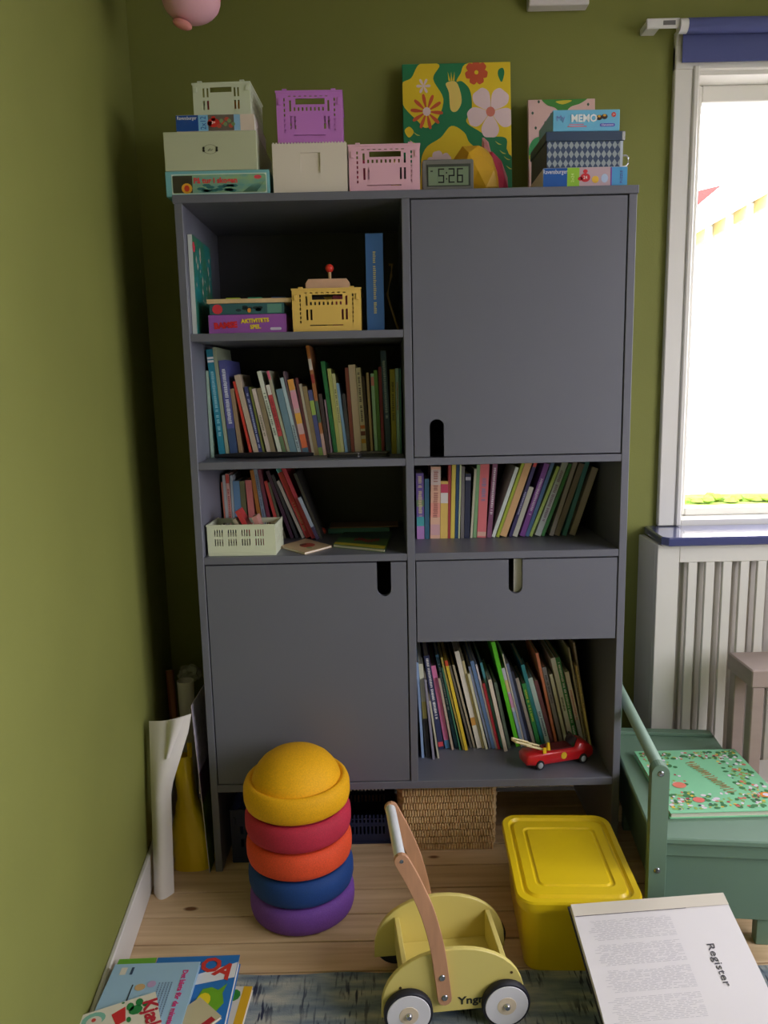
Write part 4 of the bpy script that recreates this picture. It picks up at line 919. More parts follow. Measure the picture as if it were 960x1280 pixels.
# ================================================================== BOOK ROWS
def cname(s): return s
ROWS = []
def lum(c): return sum(c)/3
GAIN = 1.75
def gain(c):
    g = sum(c)/3; return tuple(min(232, 255*(((.86*x+.14*g)/255)**.9)*1.12) for x in c)
def book_row(zoom, zshelf, rows, rowname, group, yclamp, dmax=.21, min_w=.0035, xlim=(-9, 9), zmax=9., behind=None):
    """rows: (xb, yb, xt, yt, w, colour, words, extras) in zoomed-photo pixels: left spine edge bottom/top and width"""
    bk = []
    for q in rows:
        xb, yb, xt, yt, wz, col, words = q[:7]; ex = q[7] if len(q) > 7 else {}
        ox, oy, s = zoom[ex.get('z', 0)]
        B = on(ox+xb/s, oy+yb/s, 2, zshelf); y = min(yclamp[1], max(yclamp[0], B.y))
        B = on(ox+xb/s, oy+yb/s, 1, y); Tp = on(ox+xt/s, oy+yt/s, 1, y)
        Tw = on(ox+(xt+wz)/s, oy+yt/s, 1, y)
        dx, dz = Tp.x-B.x, Tp.z-zshelf
        a = math.atan2(dx, dz)             # + leans right
        room = (zmax-zshelf-.006)-.02*abs(math.sin(a))
        if dz > room: dx *= room/dz; dz = room
        # wz is measured horizontally across the leaning spine
        bk.append(dict(x=B.x, y=y, a=a, h=math.hypot(dx, dz), w=max(min_w, (Tw.x-Tp.x)*math.cos(a)), col=col, words=words, ex=ex))
    bk.sort(key=lambda d: d['x'])
    if behind:
        for d in bk:
            if behind[0] < d['x'] < behind[1]: d['y'] = max(d['y'], behind[2])
    def poly(d):
        ca, sa = math.cos(d['a']), math.sin(d['a'])
        lx = d['x']; w, h_ = d['w'], d['h']
        # rectangle with lower-left corner (lx, zl): axis along (sa,ca), across (ca,-sa)
        zl = w*sa if d['a'] > 0 else 0.
        P = [(lx, zl), (lx+ca*w, zl-sa*w), (lx+ca*w+sa*h_, zl-sa*w+ca*h_), (lx+sa*h_, zl+ca*h_)]
        return P
    def overlap(P, Q):
        for A, Bq in ((P, Q), (Q, P)):
            for i in range(4):
                ex_, ez = A[(i+1) % 4][0]-A[i][0], A[(i+1) % 4][1]-A[i][1]; nx, nz = ez, -ex_
                pa = [p[0]*nx+p[1]*nz for p in A]; pb_ = [p[0]*nx+p[1]*nz for p in Bq]
                if max(pa) <= min(pb_)+1e-7 or max(pb_) <= min(pa)+1e-7: return False
        return True
    # push apart: first thin, then shift and align
    for _ in range(60):
        moved = False
        for i, d in enumerate(bk):
            for e in bk[i+1:i+4]:
                n = 0
                while overlap(poly(d), poly(e)) and n < 40:
                    moved = True; n += 1
                    if d['w'] > min_w*1.3 and n % 2: d['w'] *= .94
                    elif abs(d['a']-e['a']) > .008 and n % 3 == 0:
                        m_ = (e['a']-d['a'])*.15; d['a'] += m_; e['a'] -= m_
                    else: d['x'] -= .0004; e['x'] += .0004
        for d in bk:
            for p in poly(d):
                if p[0] < xlim[0]: d['x'] += xlim[0]-p[0]
                if p[0] > xlim[1]: d['x'] -= p[0]-xlim[1]
        if not moved: break
    for i, d in enumerate(bk):
        w, h_, a = d['w'], d['h'], d['a']; ex = d['ex']; lx = d['x']
        zl = w*math.sin(a) if a > 0 else 0.
        r = thing('book', f"{d['words']} book, {ORD[i]} from left in {rowname}", 'book', (lx, d['y'], zshelf+zl+.0003), group=group, rot=(0, a, 0))
        dep = min(dmax, YBK-.004-d['y'], max(.10, h_*.74))
        m = mat(gain(d['col']), .42); ct = min(.0022, w*.2)
        b = MB(); b.box(0, ct, .0012, dep, 0, h_); b.box(w-ct, w, .0012, dep, 0, h_); b.box(0, w, 0, .0011, 0, h_); b.build('cover', m, r)
        MB().box(ct+.0001, w-ct-.0001, .0013, dep-.003, .0015, h_-.002).build('page_block', mat((214, 204, 182), .8), r)
        for f0, f1, c2 in ex.get('bands', ()):
            b = MB(); b.box(.0002, w-.0002, -.0004, -.0001, h_*f0, h_*f1); b.build('spine_band', mat(gain(c2), .42), r)
        if 't' in ex:
            c2, f0, f1 = ex['t']; b = MB(); rg = random.Random(i*7+3); z = h_*f0; tw = w*.5
            while z < h_*f1:
                L = rg.uniform(.0016, .0032)
                if rg.random() > .14: b.box(w/2-tw/2*rg.uniform(.7, 1), w/2+tw/2*rg.uniform(.7, 1), -.0008, -.0005, z, z+L)
                z += L+.0016
            b.build('spine_lettering', mat(gain(c2), .45), r)
    return bk
W_ = (215, 212, 205); K_ = (30, 30, 34)
Z1 = [(250, 420, 8.256), (330, 420, 8.256), (415, 420, 8.263)]
def z(i, **k): k['z'] = i; return k
L2 = [
 (110, 1190, 60, 360, 30, (130, 160, 140), 'pale mint', z(0)), (195, 1160, 60, 140, 70, (20, 112, 134), 'teal', z(0, bands=[(.88, .9, W_), (.91, .93, W_)], t=((120, 180, 190), .2, .8))),
 (268, 1170, 120, 65, 36, (130, 142, 112), 'tall grey-green', z(0)), (312, 1170, 190, 255, 80, (62, 66, 128), 'blue-violet', z(0, bands=[(0, .3, (40, 62, 100))], t=((190, 196, 210), .35, .9))),
 (405, 1140, 325, 545, 48, (130, 105, 75), 'tan', z(0)), (518, 1140, 330, 475, 36, (186, 42, 30), 'bright red', z(0)), (556, 1140, 345, 410, 62, (165, 145, 120), 'cream', z(0)),
 (610, 1140, 450, 530, 40, (36, 40, 92), 'dotted navy', z(0, t=((150, 160, 190), .1, .9))), (655, 1145, 510, 530, 26, (92, 98, 40), 'thin olive', z(0)),
 (695, 1160, 525, 550, 42, (178, 162, 148), 'white and pink', z(0, t=((90, 90, 60), .3, .6))), (80, 1155, -80, 545, 48, (120, 105, 75), 'brown paper', z(1)),
 (152, 1160, -75, 370, 42, (186, 192, 172), 'slim white-green', z(1, t=((60, 80, 60), .25, .75))), (200, 1150, 20, 510, 48, (176, 50, 56), 'red and green', z(1, bands=[(0, .28, (84, 110, 70)), (.86, 1, (190, 186, 176))], t=((120, 20, 30), .35, .8))),
 (248, 1140, 25, 365, 34, (150, 150, 120), 'pink-topped', z(1, bands=[(.9, 1, (206, 80, 110))])), (275, 1130, 120, 555, 76, (86, 120, 136), 'blue cloth', z(1)),
 (352, 1110, 165, 435, 40, (152, 176, 182), 'pale blue', z(1, t=((60, 70, 80), .1, .4))), (384, 1110, 190, 368, 18, (92, 72, 82), 'thin mauve', z(1)),
 (404, 1100, 240, 455, 66, (190, 150, 150), 'orange patchwork', z(1, bands=[(.86, 1, (220, 140, 50)), (.62, .84, (200, 130, 150)), (.42, .56, (220, 150, 50)), (.1, .28, (214, 90, 50)), (0, .1, (70, 100, 120))])),
 (468, 1120, 318, 435, 26, (82, 36, 42), 'dark maroon', z(1)), (497, 1140, 360, 498, 28, (160, 150, 130), 'ivory', z(1)), (522, 1145, 395, 525, 50, (126, 106, 70), 'kraft brown', z(1)),
 (565, 1130, 450, 563, 44, (62, 68, 122), 'blue and lime', z(1, bands=[(.62, .84, (140, 170, 70)), (0, .12, (110, 140, 60))])), (612, 1150, 420, 35, 34, (160, 92, 50), 'very tall autumn-coloured', z(1, bands=[(.9, 1, (150, 80, 20)), (.78, .88, (190, 180, 170)), (.66, .74, (150, 40, 40)), (.3, .5, (60, 90, 80)), (0, .2, (190, 150, 140))])),
 (650, 1150, 562, 600, 34, (60, 46, 52), 'dark plum', z(1)), (690, 1150, 620, 660, 18, (132, 106, 122), 'thin grey-mauve', z(1)), (725, 1140, 585, 265, 45, (26, 104, 52), 'bottle green', z(1)),
 (60, 1140, -52, 340, 40, (166, 172, 86), 'lime', z(2)), (102, 1140, 0, 390, 36, (186, 186, 122), 'cream-yellow', z(2, t=((90, 100, 50), .4, .8))), (135, 1130, 40, 490, 32, (112, 156, 198), 'sky blue', z(2)),
 (168, 1120, 105, 600, 34, (62, 62, 68), 'charcoal', z(2)), (198, 1120, 130, 330, 36, (124, 56, 46), 'brick red', z(2)), (240, 1130, 168, 300, 70, (192, 168, 142), 'thick cream', z(2)),
 (312, 1120, 245, 330, 48, (188, 178, 152), 'cream lettered', z(2, bands=[(.3, .34, (190, 90, 40)), (.22, .27, (100, 40, 40)), (.13, .18, (200, 140, 50))], t=((70, 50, 60), .38, .95))), (362, 1110, 300, 420, 34, (52, 36, 42), 'dark brown', z(2)), (400, 1100, 352, 380, 24, (172, 142, 112), 'thin tan', z(2)),
 (440, 1095, 398, 390, 32, (142, 188, 168), 'mint', z(2, bands=[(.85, .96, (200, 110, 120))])), (475, 1090, 430, 355, 38, (76, 126, 62), 'leaf green', z(2)), (512, 1090, 478, 320, 30, (112, 30, 52), 'wine red', z(2)),
 (560, 1130, 500, 155, 64, (36, 62, 98), 'tall dark blue', z(2, t=((130, 150, 170), .35, .9))), (615, 1145, 595, 345, 52, (134, 124, 36), 'olive yellow', z(2, t=((40, 40, 20), .4, .85))), (680, 1165, 664, 335, 54, (132, 168, 184), 'powder blue', z(2, t=((170, 90, 90), .5, .85))), (734, 1165, 727, 335, 18, (42, 102, 112), 'thin deep teal', z(2)),
]
book_row(Z1, ZS2, L2, 'upper left row', 'books in the upper left row', (.06, .15), xlim=(-.577, -.013), zmax=ZS1-TH)
Z2 = [(250, 575, 5.647)]
L3 = [
 (120, 380, 95, 160, 26, (196, 98, 72), 'orange', {}), (152, 380, 120, 110, 34, (168, 168, 168), 'light grey', {}), (182, 380, 155, 100, 50, (206, 150, 136), 'pink lettered', dict(t=((160, 40, 40), .3, .8), bands=[(.86, .99, (200, 60, 50))])),
 (226, 380, 208, 110, 20, (152, 162, 168), 'grey-white', {}), (250, 380, 228, 150, 46, (86, 128, 170), 'mid blue', {}), (300, 390, 277, 150, 36, (96, 96, 62), 'moss green', {}),
 (352, 400, 318, 145, 44, (206, 102, 98), 'salmon', {}), (424, 410, 352, 75, 28, (168, 98, 36), 'ochre', {}), (462, 420, 380, 60, 32, (122, 132, 152), 'striped grey-blue', dict(t=((70, 80, 110), .1, .9))),
 (496, 430, 412, 70, 28, (112, 42, 62), 'plum', {}), (560, 540, 445, 155, 30, (196, 56, 52), 'slim red', {}), (592, 530, 486, 160, 28, (92, 88, 66), 'dark olive', {}), (640, 535, 462, 85, 40, (62, 36, 58), 'aubergine', {}),
 (676, 540, 500, 110, 32, (46, 46, 52), 'black', {}), (715, 550, 532, 155, 22, (164, 158, 148), 'white-edged', {}), (748, 550, 535, 65, 38, (212, 54, 62), 'thick red', dict(bands=[(.94, 1, (90, 180, 190))], t=((230, 150, 120), .1, .5))), (790, 560, 573, 55, 28, (186, 46, 62), 'carmine', {}),
 (822, 565, 690, 270, 26, (152, 168, 194), 'short pale blue', dict(bands=[(0, .3, (60, 50, 90))])), (850, 565, 660, 100, 20, (52, 50, 48), 'thin dark grey', {}),
]
book_row(Z2, ZS3, L3, 'the row behind the mint basket', 'books behind the mint basket', (.16, .25), dmax=.17, xlim=(-.577, -.2), zmax=ZS2-TH)
Z3 = [(510, 570, 8.), (610, 570, 5.647)]
R3 = [
 (90, 800, 80, 175, 80, (86, 66, 134), 'purple rainbow', z(0, bands=[(.2, .34, (50, 140, 140)), (0, .2, (150, 100, 160)), (.5, .6, (80, 110, 70))], t=((190, 170, 120), .35, .95))), (168, 740, 166, 230, 44, (40, 82, 104), 'petrol blue', z(0)),
 (222, 780, 230, 110, 98, (206, 156, 124), 'thick peach floral', z(0, bands=[(.75, .96, (190, 170, 160)), (.05, .2, (190, 140, 140)), (.3, .5, (214, 130, 110))], t=((150, 80, 70), .3, .95))), (322, 775, 328, 255, 74, (208, 168, 72), 'yellow and white', z(0, bands=[(.8, .95, (190, 50, 80)), (.62, .8, (200, 192, 184))])),
 (398, 740, 405, 95, 26, (152, 46, 46), 'thin red', z(0)), (425, 770, 440, 80, 40, (200, 174, 60), 'mustard', z(0)), (468, 765, 485, 85, 30, (30, 58, 94), 'navy', z(0)), (502, 765, 520, 85, 16, (172, 184, 132), 'thin pale green', z(0)), (525, 730, 535, 110, 34, (96, 92, 92), 'mid grey', z(0)),
 (562, 720, 575, 180, 54, (36, 40, 62), 'midnight blue', z(0, bands=[(.9, .95, (140, 140, 150))])), (622, 750, 665, 130, 24, (172, 168, 142), 'speckled cream', z(0)), (650, 755, 690, 90, 34, (106, 148, 96), 'soft green', z(0)), (690, 735, 725, 80, 90, (206, 92, 98), 'thick coral', z(0, t=((100, 110, 150), .5, .82), bands=[(.02, .08, (200, 150, 130))])),
 (788, 705, 850, 80, 50, (118, 66, 98), 'purple lettered', z(0, t=((200, 190, 196), .3, .95))),
 (25, 520, 195, 85, 26, (192, 202, 192), 'white and green', z(1)), (58, 520, 240, 50, 22, (152, 168, 40), 'yellow-green', z(1)), (85, 525, 270, 45, 50, (208, 158, 102), 'apricot', z(1)), (150, 500, 330, 45, 30, (52, 46, 94), 'navy, red-topped', z(1, bands=[(.93, 1, (206, 60, 60))], t=((160, 160, 200), .3, .6))),
 (172, 525, 290, 225, 34, (184, 184, 168), 'short white', z(1)), (225, 500, 400, 60, 38, (114, 56, 144), 'violet', z(1, t=((200, 180, 210), .3, .8))), (265, 500, 450, 45, 30, (56, 92, 140), 'steel blue', z(1)), (292, 525, 490, 80, 28, (154, 180, 82), 'apple green', z(1)),
 (330, 520, 525, 45, 44, (168, 178, 178), 'floral grey', z(1, t=((120, 90, 120), .2, .9))), (376, 520, 572, 60, 24, (50, 124, 62), 'green', z(1)), (434, 510, 605, 45, 30, (152, 142, 142), 'grey-pink', z(1)), (468, 515, 645, 60, 40, (122, 108, 98), 'taupe', z(1)), (525, 545, 690, 45, 30, (56, 124, 134), 'turquoise', z(1)), (575, 530, 738, 90, 44, (152, 138, 128), 'pale taupe', z(1)),
]
book_row(Z3, ZS3, R3, 'the middle right row', 'books in the middle right row', (.05, .2), xlim=(.0135, .577), zmax=ZS2-TH)
Z5 = [(515, 795, 7.53), (620, 795, 6.)]
R5 = [
 (95, 1150, 40, 250, 28, (122, 152, 194), 'pale blue', z(0)), (130, 1145, 60, 265, 40, (192, 192, 162), 'white and black', z(0, bands=[(0, .42, (50, 52, 56)), (.42, .6, (190, 180, 90))])), (195, 1165, 115, 410, 22, (122, 118, 134), 'thin grey', z(0)), (245, 1155, 165, 615, 22, (172, 168, 142), 'short cream', z(0)),
 (250, 1070, 105, 190, 54, (36, 42, 80), 'navy lettered', z(0, t=((206, 206, 214), .32, .97), bands=[(.03, .08, (196, 50, 60))])), (315, 1060, 180, 285, 48, (226, 98, 154), 'hot pink', z(0, bands=[(0, .1, (70, 130, 190))])), (375, 1075, 245, 400, 24, (168, 148, 128), 'thin beige', z(0)), (408, 1040, 220, 180, 34, (30, 78, 104), 'dark petrol', z(0, t=((170, 190, 200), .4, .9))),
 (452, 1075, 285, 300, 18, (52, 112, 82), 'thin sea green', z(0)), (478, 1075, 262, 205, 22, (172, 152, 62), 'thin gold', z(0)), (500, 1080, 305, 235, 32, (232, 176, 30), 'bright yellow', z(0, bands=[(.94, 1, (206, 60, 30))])), (548, 1020, 345, 280, 20, (82, 78, 72), 'thin graphite', z(0)), (580, 1020, 380, 275, 20, (152, 142, 118), 'thin khaki', z(0)),
 (615, 1060, 400, 150, 46, (204, 196, 182), 'off-white', z(0, bands=[(.24, .32, (190, 130, 50))])), (662, 1060, 470, 235, 28, (178, 164, 114), 'straw', z(0)), (690, 1070, 520, 360, 24, (194, 190, 156), 'pale yellow', z(0)), (728, 1060, 530, 290, 28, (112, 122, 154), 'slate blue', z(0)), (758, 1065, 550, 240, 38, (76, 108, 156), 'denim blue', z(0)), (788, 1065, 595, 270, 20, (194, 184, 190), 'thin white', z(0)),
 (808, 1070, 662, 450, 28, (202, 40, 62), 'red', z(0)), (838, 1060, 640, 255, 26, (50, 124, 134), 'tall turquoise', z(0)), (868, 1090, 712, 415, 34, (194, 180, 160), 'ivory', z(0)), (905, 1060, 770, 440, 28, (72, 88, 72), 'dark green', z(0)),
 (152, 830, -36, 50, 30, (78, 200, 22), 'vivid green', z(1)), (190, 830, 42, 245, 28, (176, 176, 196), 'pastel', z(1, bands=[(.7, .85, (196, 180, 110)), (.5, .68, (190, 130, 170)), (.1, .45, (130, 160, 190))])), (214, 820, 44, 135, 10, (192, 184, 168), 'very thin cream', z(1)), (230, 820, 76, 210, 22, (96, 108, 146), 'blue-grey', z(1)), (250, 820, 112, 270, 22, (30, 36, 58), 'ink blue', z(1)),
 (278, 825, 145, 320, 24, (152, 142, 132), 'stone grey', z(1)), (312, 820, 195, 360, 38, (40, 136, 62), 'green and yellow', z(1, t=((200, 200, 50), .4, .9))), (346, 815, 185, 220, 28, (30, 124, 134), 'aqua', z(1)), (378, 810, 240, 320, 34, (174, 204, 220), 'ice blue', z(1, t=((50, 70, 90), .15, .5))), (416, 810, 285, 340, 28, (114, 62, 68), 'dusky red', z(1)), (448, 805, 298, 130, 20, (212, 114, 78), 'tall orange', z(1)),
 (482, 800, 345, 240, 30, (128, 124, 130), 'grey lettered', z(1, t=((50, 40, 50), .55, .9))), (522, 790, 400, 290, 24, (194, 190, 170), 'light cream', z(1)), (560, 780, 410, 170, 34, (220, 216, 206), 'bright white', z(1, t=((90, 90, 80), .4, .55))), (594, 780, 445, 165, 34, (40, 124, 66), 'green lettered', z(1, t=((210, 220, 210), .1, .95))),
 (640, 795, 512, 275, 46, (210, 192, 192), 'white-pink', z(1, t=((200, 110, 110), .35, .75), bands=[(0, .35, (180, 180, 196))])), (682, 805, 545, 90, 14, (154, 144, 124), 'thin tall khaki', z(1)), (702, 815, 590, 240, 32, (52, 50, 50), 'black', z(1, t=((150, 140, 110), .1, .9))), (735, 845, 637, 225, 26, (196, 172, 96), 'sandy yellow', z(1, t=((50, 46, 40), .5, .95))), (778, 820, 675, 45, 14, (146, 126, 110), 'tall brown cardboard', z(1)),
]
book_row(Z5, ZB, R5, 'the bottom right row', 'books in the bottom right row', (.07, .20), xlim=(.0135, .577), zmax=zdr+.01, behind=(.22, .6, .16))
# ================================================================== SHELF CLUTTER
a, c = on(259, 675, 1, .02), on(344.5, 675, 1, .02); w = c.x-a.x; hh = on(300, 656, 1, .02).z-ZS3
m_mint = mat((214, 220, 192), .45)
H = []
for gk in range(4):
    for k in range(4):
        for z0_, z1_ in ((.32, .54), (.62, .84)): H.append((w*(.105+.2*gk+.036*k), w*(.105+.2*gk+.036*k+.018), hh*z0_, hh*z1_))
SH = []
for gk in range(3):
    for k in range(4):
        for z0_, z1_ in ((.32, .54), (.62, .84)): SH.append((.16*(.1+.28*gk+.05*k), .16*(.1+.28*gk+.05*k+.025), hh*z0_, hh*z1_))
BX, BY = (a.x+c.x)/2, .02
crate('plastic_basket', 'pale mint basket of small books on the left middle shelf', (BX, BY, ZS3+.0003), w, .115, hh, m_mint, H, SH, rz=math.radians(-1.5), tabs=False)
def small_book(label, x, y, z, w, d, h, col, rot=(0, 0, 0)):
    r = thing('book', label, 'book', (x, y, z), rot=rot, group='small books in the mint basket')
    b = MB(); b.box(0, .0012, 0, d, 0, h); b.box(w-.0012, w, 0, d, 0, h); b.box(0, w, -.0011, -.0001, 0, h); b.build('cover', mat(col, .42), r)
    MB().box(.0013, w-.0013, 0, d-.002, .001, h-.001).build('page_block', mat((214, 200, 180), .8), r)
z0 = ZS3+.0052
small_book('small red book leaning in the mint basket', BX+.035, .06, z0+.002, .012, .055, .125, (186, 60, 60), (0, math.radians(-27), 0))
small_book('small khaki book leaning in the mint basket', BX+.015, .06, z0+.001, .010, .055, .10, (170, 160, 130), (0, math.radians(-27), 0))
small_book('small rosy book leaning in the mint basket', BX+.056, .06, z0+.002, .014, .05, .10, (196, 140, 128), (0, math.radians(-18), 0))
for k, (col, nm) in enumerate((((196, 160, 150), 'beige'), ((60, 70, 100), 'dark blue'))):
    r = thing('book', f'{nm} small book lying flat in the mint basket', 'book', (BX-.074, .035, ZS3+.0053+.030*k), group='small books in the mint basket')
    MB().box(0, .072, 0, .07, 0, .0012).build('back_cover', mat(col, .4), r); MB().box(0, .072, 0, .07, .0278, .029).build('front_cover', mat(col, .4), r); MB().box(.001, .07, .001, .069, .0013, .0277).build('page_block', mat((214, 200, 186), .8), r)
# flat card and picture book
zc = ZS3+.0004
C = [on(u, v, 2, ZS3+.008) for u, v in ((350, 681.5), (381, 690), (415, 681), (382, 672.5))]
r, P = book_flat('picture_book', 'small beige pixie book lying flat on the left shelf', C, zc, .006, (206, 178, 138), cover=.001)
f = quad_uv(P, .0063); MB().flat(disc_on(f, .52, .55, .2, .22, 12)).build('cover_print', mat((180, 70, 50), .4), r); MB().flat(disc_on(f, .4, .5, .08, .12, 9, .0003)).build('cover_print', mat((110, 60, 40), .4), r); MB().flat(disc_on(f, .75, .4, .08, .08, 9, .0003)).build('cover_print', mat((150, 170, 110), .4), r)
C = [on(u, v, 2, ZS3+.010) for u, v in ((416, 680), (481, 686.5), (490, 664), (430, 665))]
r, P = book_flat('picture_book', 'green picture book lying flat on the left shelf', C, zc, .009, (90, 130, 80), cover=.0012)
f = quad_uv(P, .0093); MB().flat([f(.01, .55), f(.99, .55), f(.99, .99), f(.01, .99)]).build('cover_print', mat((60, 96, 100), .4), r); MB().flat([f(.01, .02), f(.99, .02), f(.99, .18), f(.01, .18)]).build('cover_print', mat((196, 180, 60), .4), r)
b = MB(); rg = random.Random(8)
for k in range(9): b.flat(disc_on(f, .36+.055*k, .42+.05*math.sin(k), .026, .1, 6, .0004))
b.build('title_lettering', mat((176, 50, 60), .4), r)
q0, q1 = on(410, 666, 1, .315), on(487, 664, 1, .315)
r = thing('game_box', 'flat teal box at the back of the left middle shelf', 'box', (q0.x, .318, ZS3+.0003))
MB().box(0, q1.x-q0.x, 0, .10, 0, .016, bev=.001).build('box_body', mat((80, 140, 140), .5), r); MB().box(.004, q1.x-q0.x+.028, .004, .096, .0162, .020, bev=.001).build('lid', mat((150, 120, 100), .5), r)
q = on(403, 664, 1, .15); bmx = bmesh.new(); bmesh.ops.create_uvsphere(bmx, u_segments=18, v_segments=12, radius=.012); b = MB(); b.add(bmx)
tag(b.build('toy_ball', mat((196, 70, 48), .5), smooth=True, loc=(on(403, 666, 1, .3).x, .3, ZS3+.0122)), 'small red ball at the foot of the leaning books', 'ball')
# black pouch and two dark cases in front of the upper row
q0, q1 = on(264, 570, 1, .09), on(392, 566, 1, .09)
rows = []
for i in range(25):
    s = i/24; row = []
    for k in range(13):
        t = math.pi*2*k/12; row.append((q0.x+.012+(q1.x-q0.x-.012)*s, .09+.018*math.cos(t)*math.sin(math.pi*(.06+.88*s))**.4, ZS2+.0095+.0092*math.sin(t)*math.sin(math.pi*(.06+.88*s))**.4+.0*s))
    row[12] = row[0]; rows.append(row)
b = MB(); b.grid_surface(rows); bmesh.ops.remove_doubles(b.bm, verts=b.bm.verts, dist=1e-5); bmesh.ops.holes_fill(b.bm, edges=[e for e in b.bm.edges if e.is_boundary])
tag(b.build('flat_pouch', mat((22, 22, 24), .5), smooth=True), 'long flat black pouch in front of the upper left books', 'pouch')
for k, (u0, u1, v, nm) in enumerate(((409, 452, 565, 'nearer the black pouch'), (449, 487, 562, 'nearer the cabinet divider'))):
    a0, a1 = on(u0, v, 1, .08), on(u1, v-2, 1, .08); Lc = a1.x-a0.x
    r = thing('glasses_case', f'dark grey glossy flat case, {nm}', 'case', ((a0.x+a1.x)/2, .075+.02*k, ZS2+.0003), math.radians(-3-6*k))
    MB().prism(rrect(-Lc/2, Lc/2, -.02, .014, .013), 0, .007, 'z', bev=.001).build('lower_shell', mat((40, 40, 42), .3), r)
    MB().prism(rrect(-Lc/2, Lc/2, -.02, .014, .013), .0072, .0145, 'z', bev=.003).build('upper_shell', mat((96, 92, 86), .25, metal=.5), r)
# ================================================================== RED TOY FIRE CAR
q0, q1 = on(677, 963, 2, ZB), on(728, 954.5, 2, ZB)     # near wheels touch the shelf here
ang = math.atan2(q1.y-q0.y, q1.x-q0.x); Lw = (q1-q0).length
car = thing('toy_car', 'red toy fire car with yellow ladder on the bottom shelf', 'toy car', ((q0.x+q1.x)/2, (q0.y+q1.y)/2, ZB+.0003), ang)
car.scale = (1.05, 1.05, 1.2)
m_r = mat((200, 26, 34), .3, coat=.4); hl = Lw/2
side = [(-hl-.040, .016), (-hl-.042, .034), (-hl-.032, .042), (-hl+.028, .043), (hl-.026, .043), (hl-.02, .055), (hl-.006, .057), (hl+.018, .05), (hl+.03, .040), (hl+.034, .03), (hl+.033, .018), (hl+.02, .011), (-hl-.01, .011)]
MB().prism(side, .002, .058, 'y', bev=.004).build('body', m_r, car, smooth=True, sharp=50)
MB().box(-hl+.03, hl-.028, .01, .05, .0432, .046).build('seat_well', mat((90, 14, 22), .5), car)
MB().prism([(hl-.032, .046), (hl-.028, .046), (hl-.018, .068), (hl-.022, .068)], .006, .054, 'y').build('windscreen', mat((70, 40, 44), .1, trans=.5), car)
for x in (-hl, hl):
    for y0_, sgn in ((-.001, 1), (.048, 1)):
        wv = MB().lathe([(0, 0), (.0115, 0), (.013, .002), (.013, .010), (.0115, .012), (0, .012)], 24, M=T((x, y0_+.012, .013))@RX(90)).build('wheel', mat((24, 24, 26), .6), car, smooth=True)
        MB().lathe([(0, .0132), (.005, .0132), (.0078, .0122), (.008, .011)], 20, M=T((x, y0_+.012, .013))@RX(90)).build('hubcap', mat((190, 196, 200), .3, metal=.6), wv, smooth=True)
MB().lathe([(0, .001), (.009, .001), (.0095, 0)], 20, M=T((.006, .0018, .029))@RX(90)).build('crest', mat((220, 180, 40), .4), car)
MB().box(-hl+.008, -hl+.018, .0, .003, .043, .058).build('yellow_cone', mat((232, 190, 30), .4), car)
MB().lathe([(.007, 0), (.0035, .018), (0, .019)], 14, (-hl+.03, .014, .0462)).build('beacon', mat((236, 196, 30), .35), car, smooth=True)
p0 = Vector((-hl+.012, .022, .05)); p1 = Vector((-hl-.072, .026, .078))
for o_ in (0, 1):
    s0, s1 = p0.lerp(p1, .0+.42*o_), p0.lerp(p1, .62+.38*o_); d = (s1-s0); n = Vector((0, 1, 0)); up_ = d.cross(n).normalized()*-1
    b = MB()
    for s in (-1, 1): b.tube([s0+n*s*.012+up_*.002*o_, s1+n*s*.012+up_*.002*o_], .003, 6)
    for k in range(6): qv = s0.lerp(s1, (k+.5)/6)+up_*.002*o_; b.tube([qv-n*.012, qv+n*.012], .0012, 5)
    b.tube([s1+n*.012+up_*.002*o_, s1+d.normalized()*.006+up_*.002*o_, s1-n*.012+up_*.002*o_], .003, 6)
    b.build('ladder', mat((222, 206, 150), .4), car)
MB().tube([(-hl+.008, .03, .0432), (-hl+.008, .03, .05)], .006, 10).build('ladder_mount', mat((60, 20, 24), .4), car)
# ================================================================== BOOKS ON THE FLOOR, LEFT
def fl_(u, v, zc): return on(u, v, 2, zc)
zr = .0058
def board(label, px, z0, th, col, name='picture_book', pc=(228, 224, 214)):
    C = [fl_(u, v, z0+th) for u, v in px]; return book_flat(name, label, C, z0, th, col, pcol=pc, cover=.0022)
def rect_from(px0, px1, depth, zc):
    """corner pixels of the far edge, then a rectangle of that depth toward the viewer"""
    A, Bq = fl_(*px0, zc), fl_(*px1, zc); e = (Bq-A).normalized(); n = Vector((e.y, -e.x, 0)); return [A, Bq, Bq+n*depth, A+n*depth]
def rect_book(label, p0, p1, depth, z0, th, col, dx=0.):
    C = rect_from(p0, p1, depth, z0+th)
    sh_ = max(0., max(XL(c.y)+.0135-c.x for c in (C[0], C[3]))); C[0].x += sh_; C[3].x += sh_; return book_flat('picture_book', label, C, z0, th, col, cover=.0022)
zf = .0062
